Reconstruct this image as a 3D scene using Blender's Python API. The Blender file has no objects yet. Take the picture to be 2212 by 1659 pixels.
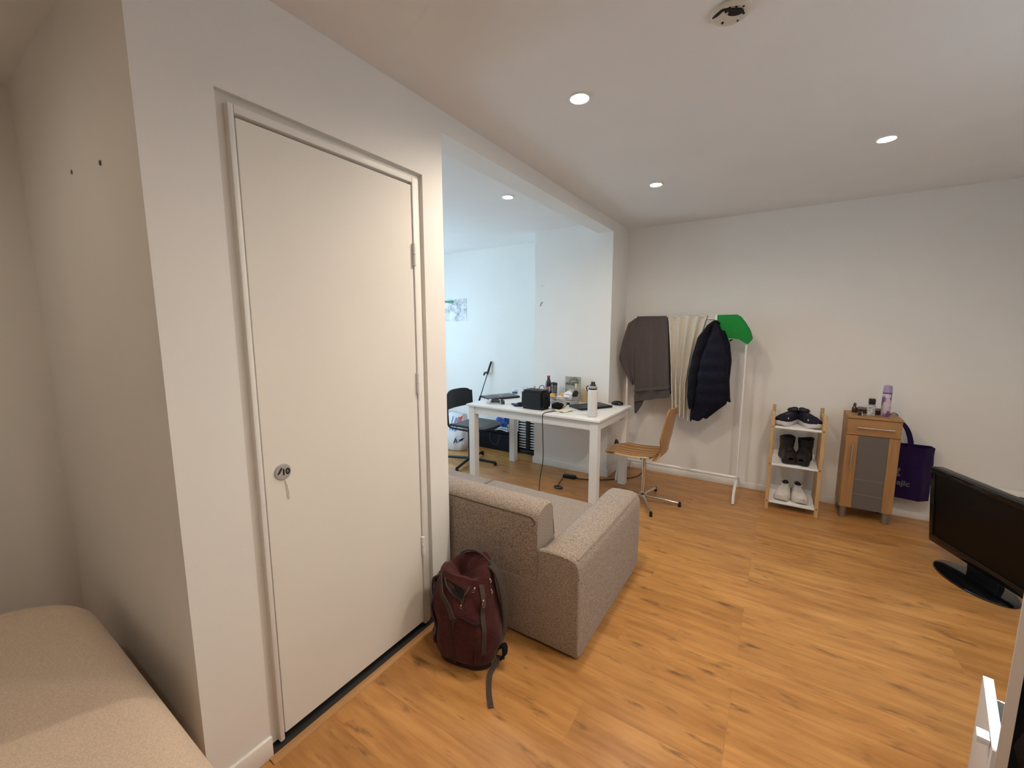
import bpy, bmesh, math, random
from mathutils import Vector, Matrix, noise
random.seed(7)
PI = math.pi
S = bpy.context.scene
COL = S.collection

# ------------------------------------------------------------------ camera
F_PX, W_PX = 892.4, 2212.0
YAW, PITCH, ROLL = 0.5791, -0.1314, -0.0007
cam_d = bpy.data.cameras.new('camera')
cam_d.sensor_fit = 'HORIZONTAL'
cam_d.sensor_width = 36.0
cam_d.lens = F_PX / W_PX * 36.0
cam_d.clip_start = 0.02
cam = bpy.data.objects.new('camera', cam_d)
COL.objects.link(cam)
fwd = Vector((-math.sin(YAW)*math.cos(PITCH), math.cos(YAW)*math.cos(PITCH), math.sin(PITCH)))
rgt = Vector((math.cos(YAW), math.sin(YAW), 0))
upv = rgt.cross(fwd)
c_, s_ = math.cos(ROLL), math.sin(ROLL)
rgt, upv = c_*rgt + s_*upv, -s_*rgt + c_*upv
M = Matrix((rgt, upv, -fwd)).transposed().to_4x4()
M.translation = Vector((1.3523, 0, 1.4278))
cam.matrix_world = M
S.camera = cam

# ------------------------------------------------------------------ world, exposure, lights
S.view_settings.view_transform = 'Standard'
S.view_settings.look = 'None'
S.view_settings.gamma = 1.0
S.view_settings.use_curve_mapping = False
S.view_settings.exposure = 0.0
S.cycles.use_denoising = True
S.cycles.max_bounces = 10
S.cycles.diffuse_bounces = 6
S.cycles.sample_clamp_indirect = 4.0
w = bpy.data.worlds.new('sky')
w.use_nodes = True
w.node_tree.nodes['Background'].inputs[0].default_value = (0.55, 0.75, 1.0, 1)
w.node_tree.nodes['Background'].inputs[1].default_value = 1.0
S.world = w

H, D, D1, PW = 2.3987, 4.1707, 3.7448, 0.8143      # ceiling, far wall, pillar face, pillar width
Y0, YC = 1.488, 0.4006                              # ends of the wall with the door
BEAM = 0.0935
XR = 2.95                                           # right wall
XN = -3.0                                           # far side of the dining nook
ALC = -1.35                                         # back of the alcove

def area_light(name, loc, rot, sx, sy, energy, color):
    l = bpy.data.lights.new(name, 'AREA')
    l.shape = 'RECTANGLE'; l.size = sx; l.size_y = sy
    l.energy = energy; l.color = color
    o = bpy.data.objects.new(name, l)
    o.location = loc; o.rotation_euler = rot
    COL.objects.link(o)
    return o

DAY = (0.62, 0.83, 1.0)
# daylight entering through the nook window (left) and the window in the right wall
area_light('daylight_nook_window', (XN + 0.03, 2.75, 1.35), (0, -PI/2, 0), 1.5, 1.7, 44, (0.52, 0.79, 1.0))
area_light('daylight_right_window', (XR - 0.03, 1.55, 1.55), (0, PI/2, 0), 1.1, 1.2, 10, DAY)
sun_d = bpy.data.lights.new('low_sun', 'SUN'); sun_d.energy = 60; sun_d.angle = .001; sun_d.color = (1, .95, .84)
sun_o = bpy.data.objects.new('low_sun', sun_d); COL.objects.link(sun_o)
sun_o.rotation_euler = Vector((-.72, .05, -.80)).to_track_quat('-Z', 'Y').to_euler()
WARM = (1.0, 0.84, 0.68)
SPOT_W = 41
SPOTS = [(0.558, 1.739, 1.5), (1.723, 2.953, .18), (0.557, 2.995, .42), (-0.427, 2.666, .20), (1.723, 1.74, 1.65), (1.723, .49, 1.3), (-.45, -.45, .27)]

# ------------------------------------------------------------------ materials
MATS = {}
def mat(name, color, rough=0.6, metal=0.0, spec=0.5, trans=0.0, ior=1.45, alpha=1.0, sheen=0.0, emit=None, estr=0):
    if name in MATS: return MATS[name]
    m = bpy.data.materials.new(name); m.use_nodes = True
    b = m.node_tree.nodes['Principled BSDF']
    b.inputs['Base Color'].default_value = (*color, 1)
    b.inputs['Roughness'].default_value = rough
    b.inputs['Metallic'].default_value = metal
    b.inputs['Specular IOR Level'].default_value = spec
    b.inputs['Transmission Weight'].default_value = trans
    b.inputs['IOR'].default_value = ior
    b.inputs['Alpha'].default_value = alpha
    b.inputs['Sheen Weight'].default_value = sheen
    if emit:
        b.inputs['Emission Color'].default_value = (*emit, 1)
        b.inputs['Emission Strength'].default_value = estr
    MATS[name] = m
    return m
def N(m, t, **kw):
    n = m.node_tree.nodes.new(t)
    for k, v in kw.items():
        if k in n.inputs: n.inputs[k].default_value = v
        else: setattr(n, k, v)
    return n
def L(m, a, b): m.node_tree.links.new(a, b)
def bsdf(m): return m.node_tree.nodes['Principled BSDF']
def coords(m, scale=(1,1,1), rot=(0,0,0)):
    t = N(m, 'ShaderNodeTexCoord'); p = N(m, 'ShaderNodeMapping')
    p.inputs['Scale'].default_value = scale; p.inputs['Rotation'].default_value = rot
    L(m, t.outputs['Object'], p.inputs['Vector'])
    return p.outputs['Vector']
def ramp(m, fac, stops):
    r = N(m, 'ShaderNodeValToRGB')
    e = r.color_ramp.elements
    while len(e) < len(stops): e.new(0.5)
    for k, (p, c) in enumerate(stops):
        e[k].position = p; e[k].color = (*c, 1)
    L(m, fac, r.inputs['Fac'])
    return r.outputs['Color']
def noise_tex(m, vec, scale=5, detail=4, rough=.5):
    n = N(m, 'ShaderNodeTexNoise')
    n.inputs['Scale'].default_value = scale; n.inputs['Detail'].default_value = detail; n.inputs['Roughness'].default_value = rough
    L(m, vec, n.inputs['Vector'])
    return n.outputs['Fac']
def bump(m, h, strength=.2, dist=.01):
    b = N(m, 'ShaderNodeBump')
    b.inputs['Strength'].default_value = strength; b.inputs['Distance'].default_value = dist
    L(m, h, b.inputs['Height']); L(m, b.outputs['Normal'], bsdf(m).inputs['Normal'])
def mixc(m, fac, a, b, mode='MIX'):
    n = N(m, 'ShaderNodeMix', data_type='RGBA', blend_type=mode)
    for sock, v in ((n.inputs[0], fac), (n.inputs[6], a), (n.inputs[7], b)):
        if isinstance(v, (int, float)): sock.default_value = v
        elif isinstance(v, tuple): sock.default_value = (*v, 1)
        else: L(m, v, sock)
    return n.outputs[2]

def paint(name, color, bstr=.12):
    m = mat(name, color, .75, spec=.25)
    v = coords(m)
    f = noise_tex(m, v, 3, 3)
    c = ramp(m, f, [(.3, tuple(x*.97 for x in color)), (.7, color)])
    L(m, c, bsdf(m).inputs['Base Color'])
    bump(m, noise_tex(m, v, 260, 2), bstr, .002)
    return m
WALL = paint('wall_paint', (.82, .80, .765))
CEIL = paint('ceiling_paint', (.83, .81, .79))
DOORP = paint('door_paint', (.80, .77, .71), .05)
TRIM = mat('trim_paint', (.80, .78, .74), .45)
GROOVE = mat('shaded_band_paint', (.66, .62, .56), .6)  # darker tone puts the recess shade of the frame band into its colour

def make_floor_mat():
    m = mat('oak_laminate', (.5, .3, .15), .30, spec=.5)
    v = coords(m)
    br = N(m, 'ShaderNodeTexBrick')
    br.offset = .37; br.offset_frequency = 3
    br.inputs['Scale'].default_value = 1
    br.inputs['Brick Width'].default_value = 1.28
    br.inputs['Row Height'].default_value = .192
    br.inputs['Mortar Size'].default_value = .0012
    br.inputs['Mortar Smooth'].default_value = .3
    br.inputs['Bias'].default_value = 0
    br.inputs['Color1'].default_value = (0, 0, 0, 1); br.inputs['Color2'].default_value = (1, 1, 1, 1)
    br.inputs['Mortar'].default_value = (.5, .5, .5, 1)
    L(m, v, br.inputs['Vector'])
    # each plank shifts the grain
    sc = N(m, 'ShaderNodeVectorMath', operation='SCALE'); sc.inputs[3].default_value = 7.0
    L(m, br.outputs['Color'], sc.inputs[0])
    ad = N(m, 'ShaderNodeVectorMath', operation='ADD'); L(m, v, ad.inputs[0]); L(m, sc.outputs[0], ad.inputs[1])
    mp = N(m, 'ShaderNodeMapping'); mp.inputs['Scale'].default_value = (1.3, 13, 1); L(m, ad.outputs[0], mp.inputs['Vector'])
    g = noise_tex(m, mp.outputs['Vector'], 2.2, 7, .62)
    base = ramp(m, g, [(.25, (.32, .145, .040)), (.5, (.455, .225, .071)), (.75, (.57, .31, .11))])
    tint = N(m, 'ShaderNodeMapRange'); tint.inputs['To Min'].default_value = .90; tint.inputs['To Max'].default_value = 1.05
    L(m, br.outputs['Color'], tint.inputs['Value'])
    base = mixc(m, 1.0, base, tint.outputs[0], 'MULTIPLY')
    mp3 = N(m, 'ShaderNodeMapping'); mp3.inputs['Scale'].default_value = (2.4, 6.5, 1); L(m, ad.outputs[0], mp3.inputs['Vector'])
    cl = noise_tex(m, mp3.outputs['Vector'], 1.3, 3, .5)
    base = mixc(m, 1.0, base, ramp(m, cl, [(.35, (.84, .80, .76)), (.6, (1.04, 1.04, 1.04))]), 'MULTIPLY')
    mp2 = N(m, 'ShaderNodeMapping'); mp2.inputs['Scale'].default_value = (5.2, 19, 1); L(m, ad.outputs[0], mp2.inputs['Vector'])
    k = noise_tex(m, mp2.outputs['Vector'], 1.25, 3.0, .6)
    kf = N(m, 'ShaderNodeMapRange'); kf.inputs['From Min'].default_value = .585; kf.inputs['From Max'].default_value = .76
    L(m, k, kf.inputs['Value'])
    kk = N(m, 'ShaderNodeMath', operation='MULTIPLY'); kk.inputs[1].default_value = .85
    L(m, kf.outputs[0], kk.inputs[0])
    base = mixc(m, kk.outputs[0], base, (.10, .045, .02))
    mm = N(m, 'ShaderNodeMath', operation='MULTIPLY'); mm.inputs[1].default_value = .25
    L(m, br.outputs['Fac'], mm.inputs[0])
    base = mixc(m, mm.outputs[0], base, (.16, .08, .035))
    L(m, base, bsdf(m).inputs['Base Color'])
    bump(m, g, .06, .004)
    return m
FLOOR = make_floor_mat()

def fabric(name, c1, c2, scale=420, bstr=.5, sheen=.15, rough=.9):
    m = mat(name, c1, rough, spec=.15, sheen=sheen)
    v = coords(m)
    f = noise_tex(m, v, scale, 2, .6)
    L(m, ramp(m, f, [(.34, c1), (.66, c2)]), bsdf(m).inputs['Base Color'])
    bump(m, f, bstr, .003)
    return m
SOFA = fabric('sofa_tweed', (.15, .115, .092), (.44, .365, .305), 240, .7)
SOFAW = fabric('sofa_piping', (.07, .045, .032), (.12, .085, .06), 300)
BOUCLE = fabric('beige_boucle', (.58, .46, .35), (.72, .59, .46), 260, .45)
DARKT = fabric('charcoal_terry', (.066, .052, .050), (.115, .094, .090), 500, .6, .05)
CREAMT = fabric('cream_terry', (.48, .43, .35), (.68, .63, .54), 500, .6, .1)
GREENT = fabric('green_microfibre', (.012, .17, .03), (.025, .30, .065), 450, .4, .1)
GREENE = mat('pale_green_edge', (.45, .6, .42), .8)
NAVY = fabric('navy_nylon', (.004, .0045, .011), (.008, .009, .020), 60, .15, 0, .55)
BLACKCLOTH = fabric('black_cloth', (.004, .004, .006), (.009, .009, .012), 300, .3, 0, .8)
MAROON = fabric('maroon_canvas', (.034, .008, .009), (.072, .019, .018), 240, .35, .1, .8)
TAUPE = fabric('taupe_webbing', (.045, .033, .028), (.075, .058, .05), 400, .4, .05)
MAROOND = fabric('dark_maroon_lining', (.016, .005, .005), (.03, .009, .009), 200, .2)
PURPLE = fabric('purple_bag_fabric', (.010, .0035, .032), (.020, .007, .058), 300, .2, .05, .7)
BLACK = mat('black_plastic', (.008, .008, .009), .35)
BLACKM = mat('matte_black', (.008, .008, .009), .65)
GLOSSB = mat('gloss_black', (.004, .004, .005), .08, spec=.6)
SCREEN = mat('screen_black', (.003, .0025, .0025), .30, spec=.22)
CHROME = mat('chrome', (.75, .73, .70), .12, 1.0)
SATIN = mat('satin_steel', (.72, .69, .64), .32, 1.0)
WHITEM = mat('white_lacquer', (.80, .785, .76), .4)
WHITEP = mat('white_plastic', (.82, .80, .78), .35)
WHITEMET = mat('white_powder_coat', (.78, .76, .73), .4)
GREYP = mat('grey_plastic', (.30, .30, .31), .4)
GLASS = mat('clear_glass', (.95, .98, .98), .03, trans=1.0, ior=1.3, spec=.5)
PLASTICCLEAR = mat('clear_plastic', (.85, .9, .95), .15, trans=.75, ior=1.2)

def wood(name, c1, c2, scale=(2, 30, 30), rough=.45):
    m = mat(name, c1, rough, spec=.4)
    v = coords(m, scale)
    f = noise_tex(m, v, 1.5, 5, .6)
    L(m, ramp(m, f, [(.3, c1), (.7, c2)]), bsdf(m).inputs['Base Color'])
    return m
BEECHV = wood('beech_veneer', (.30, .155, .062), (.40, .225, .098), (26, 26, 2.2))
BEECHH = wood('beech_veneer_flat', (.30, .155, .062), (.40, .225, .098), (2.2, 26, 26))
PINE = wood('pale_pine', (.43, .27, .125), (.56, .37, .185), (40, 40, 3))
PLY = wood('teak_plywood', (.30, .145, .045), (.42, .215, .075), (8, 40, 3), .35)
OAKSTRIP = wood('oak_strip', (.36, .19, .075), (.48, .27, .115), (30, 2, 30))
def zebra():
    m = mat('striped_plywood', (.4, .2, .08), .35)
    v = coords(m)
    sp = N(m, 'ShaderNodeSeparateXYZ'); L(m, v, sp.inputs[0])
    nz = noise_tex(m, coords(m, (3, 14, 3)), 2, 3)
    a = N(m, 'ShaderNodeMath', operation='MULTIPLY'); a.inputs[1].default_value = .02; L(m, nz, a.inputs[0])
    b = N(m, 'ShaderNodeMath', operation='ADD'); L(m, sp.outputs['Y'], b.inputs[0]); L(m, a.outputs[0], b.inputs[1])
    c = N(m, 'ShaderNodeMath', operation='MULTIPLY'); c.inputs[1].default_value = 15.0; L(m, b.outputs[0], c.inputs[0])
    fr = N(m, 'ShaderNodeMath', operation='FRACT'); L(m, c.outputs[0], fr.inputs[0])
    col = ramp(m, fr.outputs[0], [(0, (.16, .07, .02)), (.45, (.34, .175, .06)), (.72, (.30, .14, .045)), (.80, (.66, .44, .2)), (.93, (.70, .48, .23)), (1.0, (.16, .07, .02))])
    L(m, col, bsdf(m).inputs['Base Color'])
    return m
ZEBRA = zebra()

# ------------------------------------------------------------------ mesh builder
class MB:
    def __init__(s): s.bm = bmesh.new()
    def box(s, a, b):
        x0, y0, z0 = a; x1, y1, z1 = b
        v = [s.bm.verts.new(p) for p in ((x0,y0,z0),(x1,y0,z0),(x1,y1,z0),(x0,y1,z0),(x0,y0,z1),(x1,y0,z1),(x1,y1,z1),(x0,y1,z1))]
        for f in ((3,2,1,0),(4,5,6,7),(0,1,5,4),(1,2,6,5),(2,3,7,6),(3,0,4,7)): s.bm.faces.new([v[i] for i in f])
        return s
    def loft(s, rings, cap=True, closed=True):
        R = [[s.bm.verts.new(p) for p in r] for r in rings]
        n = len(R[0])
        for i in range(len(R)-1):
            for j in range(n if closed else n-1):
                k = (j+1) % n
                s.bm.faces.new((R[i][j], R[i][k], R[i+1][k], R[i+1][j]))
        if cap and closed:
            s.bm.faces.new(list(reversed(R[0]))); s.bm.faces.new(R[-1])
        return s
    def cyl(s, p0, p1, r0, r1=None, seg=16):
        return s.tube([p0, p1], [r0, r0 if r1 is None else r1], seg)
    def tube(s, pts, r, seg=10, cap=True):
        pts = [Vector(p) for p in pts]
        if not isinstance(r, (list, tuple)): r = [r]*len(pts)
        rings = []; prev = None
        for i, p in enumerate(pts):
            t = (pts[min(i+1, len(pts)-1)] - pts[max(i-1, 0)]).normalized()
            if prev is None:
                a = Vector((0,0,1)) if abs(t.z) < .9 else Vector((1,0,0))
                u = t.cross(a).normalized()
            else:
                u = (prev - t*prev.dot(t)).normalized()
            prev = u; v = t.cross(u)
            rings.append([p + (u*math.cos(2*PI*k/seg) + v*math.sin(2*PI*k/seg))*r[i] for k in range(seg)])
        return s.loft(rings, cap)
    def lathe(s, prof, c=(0,0,0), seg=28, cap=True, ax=None):
        c = Vector(c); rings = []
        for r, z in prof:
            rings.append([c + Vector((max(r, 1e-4)*math.cos(2*PI*k/seg), max(r, 1e-4)*math.sin(2*PI*k/seg), z)) for k in range(seg)])
        return s.loft(rings, cap)
    def prism(s, poly, h0, h1, ax='z'):
        def P(u, v, h): return {'z': (u, v, h), 'y': (u, h, v), 'x': (h, u, v)}[ax]
        return s.loft([[P(u, v, h0) for u, v in poly], [P(u, v, h1) for u, v in poly]])
    def grid(s, f, nu, nv, wrap=False):
        V = [[s.bm.verts.new(f(i/nu, j/nv)) for j in range(nv + (0 if wrap else 1))] for i in range(nu+1)]
        m = len(V[0])
        for i in range(nu):
            for j in range(nv):
                k = (j+1) % m
                s.bm.faces.new((V[i][j], V[i+1][j], V[i+1][k], V[i][k]))
        return s
    def ball(s, c, r, sc=(1,1,1), seg=16, nz=0, seed=0):
        c = Vector(c); rings = []
        n = seg//2
        for i in range(n+1):
            th = PI*i/n
            ring = []
            for k in range(seg):
                d = Vector((math.sin(th)*math.cos(2*PI*k/seg), math.sin(th)*math.sin(2*PI*k/seg), -math.cos(th)))
                if i in (0, n): d = Vector((0, 0, -1 if i == 0 else 1)) + Vector((math.cos(2*PI*k/seg), math.sin(2*PI*k/seg), 0))*.01
                q = r*(1 + nz*noise.noise(d*2.3 + Vector((seed*3.1, seed, 0))))
                ring.append(c + Vector((d.x*sc[0], d.y*sc[1], d.z*sc[2]))*q)
            rings.append(ring)
        return s.loft(rings)

def obj(name, mb, m, parent=None, loc=None, bevel=0, bseg=2, smooth=True, solid=0, sub=0, local=False):
    bm = mb.bm if isinstance(mb, MB) else mb
    bmesh.ops.recalc_face_normals(bm, faces=bm.faces)
    if loc is not None and not local:
        bmesh.ops.translate(bm, verts=bm.verts, vec=-Vector(loc))
    me = bpy.data.meshes.new(name); bm.to_mesh(me); bm.free()
    if smooth:
        for p in me.polygons: p.use_smooth = True
    o = bpy.data.objects.new(name, me)
    for mm in (m if isinstance(m, list) else [m]): me.materials.append(mm)
    COL.objects.link(o)
    if loc is not None: o.location = loc
    if solid:
        d = o.modifiers.new('solid', 'SOLIDIFY'); d.thickness = solid; d.offset = 0
    if bevel:
        d = o.modifiers.new('bevel', 'BEVEL'); d.width = bevel; d.segments = bseg; d.limit_method = 'ANGLE'; d.angle_limit = math.radians(40)
        d.harden_normals = False
    if sub:
        d = o.modifiers.new('sub', 'SUBSURF'); d.levels = sub; d.render_levels = sub
    if smooth and not sub:
        d = o.modifiers.new('split', 'EDGE_SPLIT'); d.split_angle = math.radians(42)
    if parent is not None:
        o.parent = parent
        if not local: o.matrix_parent_inverse = root_matrix(parent).inverted()
    return o
def root_matrix(o):
    m = o.matrix_basis.copy()
    if o.parent is not None: m = root_matrix(o.parent) @ o.matrix_parent_inverse @ m
    return m
def tag(o, label, cat, group=None, kind=None):
    o['label'] = label; o['category'] = cat
    if group: o['group'] = group
    if kind: o['kind'] = kind
    return o
def thing(name, label, cat, loc, rz=0, group=None, kind=None):
    o = bpy.data.objects.new(name, None); o.empty_display_size = .05
    o.location = loc; o.rotation_euler = (0, 0, rz)
    COL.objects.link(o)
    return tag(o, label, cat, group, kind)
def struct(name, mb, m, label, cat, parent=None, **kw):
    o = obj(name, mb, m, parent, **kw)
    if parent is None:
        o['kind'] = 'structure'; o['label'] = label; o['category'] = cat
    return o
def copy_tree(src, parent=None):
    c = src.copy(); COL.objects.link(c)
    if parent is not None:
        c.parent = parent
        c.matrix_parent_inverse = src.matrix_parent_inverse.copy()
    for ch in list(src.children): copy_tree(ch, c)
    return c
def text(name, body, size, m, parent, mw, extrude=.0004, shear=0, bold=0):
    cu = bpy.data.curves.new(name, 'FONT'); cu.body = body; cu.size = size; cu.extrude = extrude
    cu.align_x = 'CENTER'; cu.align_y = 'CENTER'; cu.shear = shear; cu.offset = bold
    t = bpy.data.objects.new('tmp', cu)
    me = bpy.data.meshes.new_from_object(t)
    bpy.data.objects.remove(t)
    me.transform(mw)
    me.materials.clear(); me.materials.append(m)
    o = bpy.data.objects.new(name, me); COL.objects.link(o)
    o.parent = parent; o.matrix_parent_inverse = root_matrix(parent).inverted()
    return o
def frame(o, x, y):      # matrix whose local x / y run along the two given directions
    x = Vector(x).normalized(); y = Vector(y).normalized(); z = x.cross(y).normalized(); y = z.cross(x)
    m = Matrix((x, y, z)).transposed().to_4x4(); m.translation = Vector(o)
    return m
def smoothpath(pts, n=8):
    P = [Vector(p) for p in pts]; P = [P[0]] + P + [P[-1]]; out = []
    for i in range(1, len(P)-2):
        for k in range(n):
            t = k/n; a, b, c, d = P[i-1], P[i], P[i+1], P[i+2]
            out.append(.5*((2*b) + (c-a)*t + (2*a-5*b+4*c-d)*t*t + (-a+3*b-3*c+d)*t**3))
    out.append(P[-2]); return out

# ------------------------------------------------------------------ the room
struct('floor', MB().box((XN-.1, -1.6, -.08), (XR+.1, D+.1, 0)), FLOOR, 'warm oak laminate floor with dark knots across both rooms', 'floor', smooth=False)
struct('ceiling', MB().box((XN-.1, -1.6, H), (XR+.1, D+.1, H+.1)), CEIL, 'plain off-white ceiling with recessed spotlights', 'ceiling', smooth=False)
struct('wall_back', MB().box((XN-.1, D, 0), (XR+.1, D+.1, H)), WALL, 'off-white far wall behind the clothes rack and the nook', 'wall', smooth=False)
DW0, DW1, DT = .580, 1.362, 2.088
b = MB()
b.box((-.12, YC, 0), (0, DW0, H)).box((-.12, DW1, 0), (0, Y0, H)).box((-.12, DW0, DT), (0, DW1, H))
struct('wall_left', b, WALL, 'off-white wall with the closed white door', 'wall', smooth=False)
struct('wall_alcove', MB().box((ALC, YC, 0), (-.12, YC+.1, H)), WALL, 'shaded wall of the sleeping alcove with two nail holes', 'wall', smooth=False)
b = MB().box((ALC-.1, -1.6, 0), (ALC, YC, H))
struct('wall_alcove_back', b, WALL, 'pale back wall of the sleeping alcove at the far left', 'wall', smooth=False)
struct('wall_nook_front', MB().box((XN, Y0-.1, 0), (-.12, Y0, H)), WALL, 'wall of the dining nook behind the sofa', 'wall', smooth=False)
b = MB()
b.box((XN-.1, Y0-.1, 0), (XN, 1.9, H)).box((XN-.1, 3.6, 0), (XN, D, H)).box((XN-.1, 1.9, 0), (XN, 3.6, .55)).box((XN-.1, 1.9, 2.2), (XN, 3.6, H))
struct('wall_nook_left', b, WALL, 'window wall of the dining nook', 'wall', smooth=False)
struct('wall_pillar', MB().box((-PW, D1, 0), (0, D, H)), WALL, 'off-white wall pillar behind the white table', 'pillar', smooth=False)
struct('wall_beam', MB().box((-.15, Y0, H-BEAM), (0, D1, H)), WALL, 'shallow ceiling beam above the opening to the nook', 'beam', smooth=False)
b = MB()
b.box((XR, -1.6, 0), (XR+.1, .95, H)).box((XR, 2.15, 0), (XR+.1, D, H)).box((XR, .95, 0), (XR+.1, 2.15, 1.0)).box((XR, .95, 2.1), (XR+.1, 2.15, H))
struct('wall_right', b, WALL, 'right wall with a window, outside the picture', 'wall', smooth=False)
struct('wall_front', MB().box((ALC-.1, -1.7, 0), (XR+.1, -1.6, H)), WALL, 'wall behind the camera', 'wall', smooth=False)
def window(name, x, y0, y1, z0, z1, label):
    root = thing(name, label, 'window', (x, (y0+y1)/2, z0), kind='structure')
    b = MB(); t = .05
    b.box((x-.03, y0, z0), (x+.03, y0+t, z1)).box((x-.03, y1-t, z0), (x+.03, y1, z1)).box((x-.03, y0, z0), (x+.03, y1, z0+t)).box((x-.03, y0, z1-t), (x+.03, y1, z1))
    obj('window_frame', b, WHITEM, root, smooth=False)
    obj('pane', MB().box((x-.004, y0+t, z0+t), (x+.004, y1-t, z1-t)), MATS['window_glass'], root, smooth=False)
def thin_glass():
    m = mat('window_glass', (1, 1, 1), 0)
    nt = m.node_tree; out = nt.nodes['Material Output']
    tr = N(m, 'ShaderNodeBsdfTransparent'); gl = N(m, 'ShaderNodeBsdfGlossy'); gl.inputs['Roughness'].default_value = .02
    mx = N(m, 'ShaderNodeMixShader'); mx.inputs[0].default_value = .06
    L(m, tr.outputs[0], mx.inputs[1]); L(m, gl.outputs[0], mx.inputs[2]); L(m, mx.outputs[0], out.inputs['Surface'])
    return m
WGLASS = thin_glass()
window('window_1', XN-.06, 1.9, 3.6, .55, 2.2, 'daylit window in the dining nook')
window('window_2', XR+.06, .95, 2.15, 1.0, 2.1, 'window in the right wall')

# skirting boards
struct('baseboard_back', MB().box((0.012, D-.012, 0), (XR, D, .055)), TRIM, 'low white skirting board along the far wall', 'skirting', bevel=.003)
b = MB().box((-PW-.013, D1-.013, 0), (.013, D1, .072)).box((0, D1, 0), (.013, D-.012, .072)).box((-PW-.013, D1, 0), (-PW, D, .072))
struct('baseboard_pillar', b, TRIM, 'white skirting board around the foot of the pillar', 'skirting', bevel=.004)
struct('baseboard_left', MB().box((0, YC, 0), (.014, .580, .075)), TRIM, 'white skirting board left of the door', 'skirting', bevel=.004)
struct('baseboard_nook', MB().box((XN, D-.012, 0), (-PW-.013, D, .06)), TRIM, 'white skirting board at the back of the nook', 'skirting', bevel=.003)
struct('trim_1', MB().prism([(.0135, 0), (.046, 0), (.045, .003), (.030, .006), (.0135, .006)], .565, 1.362, 'y'), OAKSTRIP, 'oak edging strip on the floor in front of the door', 'trim', smooth=False)
struct('trim_2', MB().box((-.10, .580, 0), (.013, 1.362, .004)), mat('dark_threshold', (.022, .022, .02), .6), 'dark stone threshold under the white door', 'threshold', bevel=.003)

# door with its frame
DR = thing('door_1', 'plain white flush door in a white steel frame', 'door', (0, .97, 0), kind='structure')
dy0, dy1, dz0, dz1 = .6295, 1.2960, .034, 2.0290
obj('leaf', MB().box((-.045, dy0, dz0), (-.003, dy1, dz1)), DOORP, DR, bevel=.002, smooth=False)
fr = MB()   # frame: a recessed flat band and an inner lip standing proud of it
for (ya, yb, za, zb) in ((DW0, .612, .016, DT), (1.334, DW1, .016, DT)): fr.box((-.11, ya, za), (-.020, yb, zb))
fr.box((-.11, .612, 2.060), (-.020, 1.334, DT))
obj('frame_band', fr, GROOVE, DR, smooth=False)
fr = MB()
fr.box((-.11, .609, .016), (.002, dy0-.0040, 2.062)).box((-.11, dy1+.004, .016), (.002, 1.337, 2.062)).box((-.11, dy0-.0040, dz1+.009), (.002, dy1+.004, 2.062))
obj('frame_lip', fr, TRIM, DR, bevel=.004)
obj('gap_shade', MB().box((-.11, dy0-.003, .016), (-.075, dy1+.003, 2.06)), BLACKM, DR, smooth=False)  # black sheet behind the leaf, painted shade for the gaps around it
for hz in (1.745, 1.19, .42):
    hg = MB().cyl((.004, dy1+.003, hz-.045), (.004, dy1+.003, hz-.002), .008).cyl((.004, dy1+.003, hz+.002), (.004, dy1+.003, hz+.045), .008)
    hg.box((-.0035, dy1-.006, hz-.045), (-.0015, dy1+.002, hz+.045))
    obj('hinge', hg, WHITEP, DR)
es = MB()
ec = Vector((-.003, .6860, .962))
es.loft([[ec + Vector((h, r*math.cos(a), r*math.sin(a))) for a in [2*PI*k/32 for k in range(32)]] for r, h in ((.027, 0), (.027, .004), (.025, .0065), (.004, .007))])
e = obj('escutcheon', es, mat('pale_grey_metal', (.52, .51, .50), .35, .6), DR)
e['label'] = 'round grey lock rosette with 10 written on it'
SCR = mat('black_marker', (.01, .008, .008), .5)
text('marking', '10', .027, SCR, e, frame((.0043, .6930, .961), (0, 1, 0), (0, 0, 1)), bold=.0012)
sm = MB().tube(smoothpath([(.0042, .6670, .9595), (.0042, .6715, .962), (.0042, .6765, .971), (.0042, .6810, .977)]), .0028, 6)
obj('marking', sm, SCR, e)
sc2 = MB().tube(smoothpath([(-.0028, .6915, .930), (-.0028, .6985, .906), (-.0028, .7015, .868), (-.0028, .6975, .868), (-.0028, .694, .906), (-.0028, .6915, .930)]), .0016, 6)
o = obj('scratch', sc2, mat('scuffed_paint', (.60, .56, .50), .7), DR)

# small marks on the walls
def mark(name, mb, label, m=mat('pencil_grey', (.12, .12, .13), .9)):
    return struct(name, mb, m, label, 'wall mark', smooth=False)
yy = D1 - .0008
b = MB()
for p in ([(-.752, 1.672), (-.741, 1.679), (-.744, 1.688), (-.733, 1.690)], [(-.741, 1.700), (-.734, 1.691), (-.722, 1.704)], [(-.752, 1.664), (-.742, 1.668)]):
    b.tube([(x, yy, z) for x, z in p], .0028, 5)
mark('trim_3', b, 'dark scribble on the pillar above the table')
b = MB().tube([(-.738, yy, 1.862), (-.728, yy, 1.868), (-.718, yy, 1.861)], .0022, 5)
mark('trim_4', b, 'faint smudge higher up on the pillar', mat('pencil_pale', (.45, .44, .42), .9))
b = MB().ball((-.589, YC-.001, 1.927), .006, (1, .4, 1.2), 8).ball((-.295, YC-.001, 1.894), .008, (1, .4, 1), 8)
mark('trim_5', b, 'two small nail holes in the alcove wall')

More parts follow.
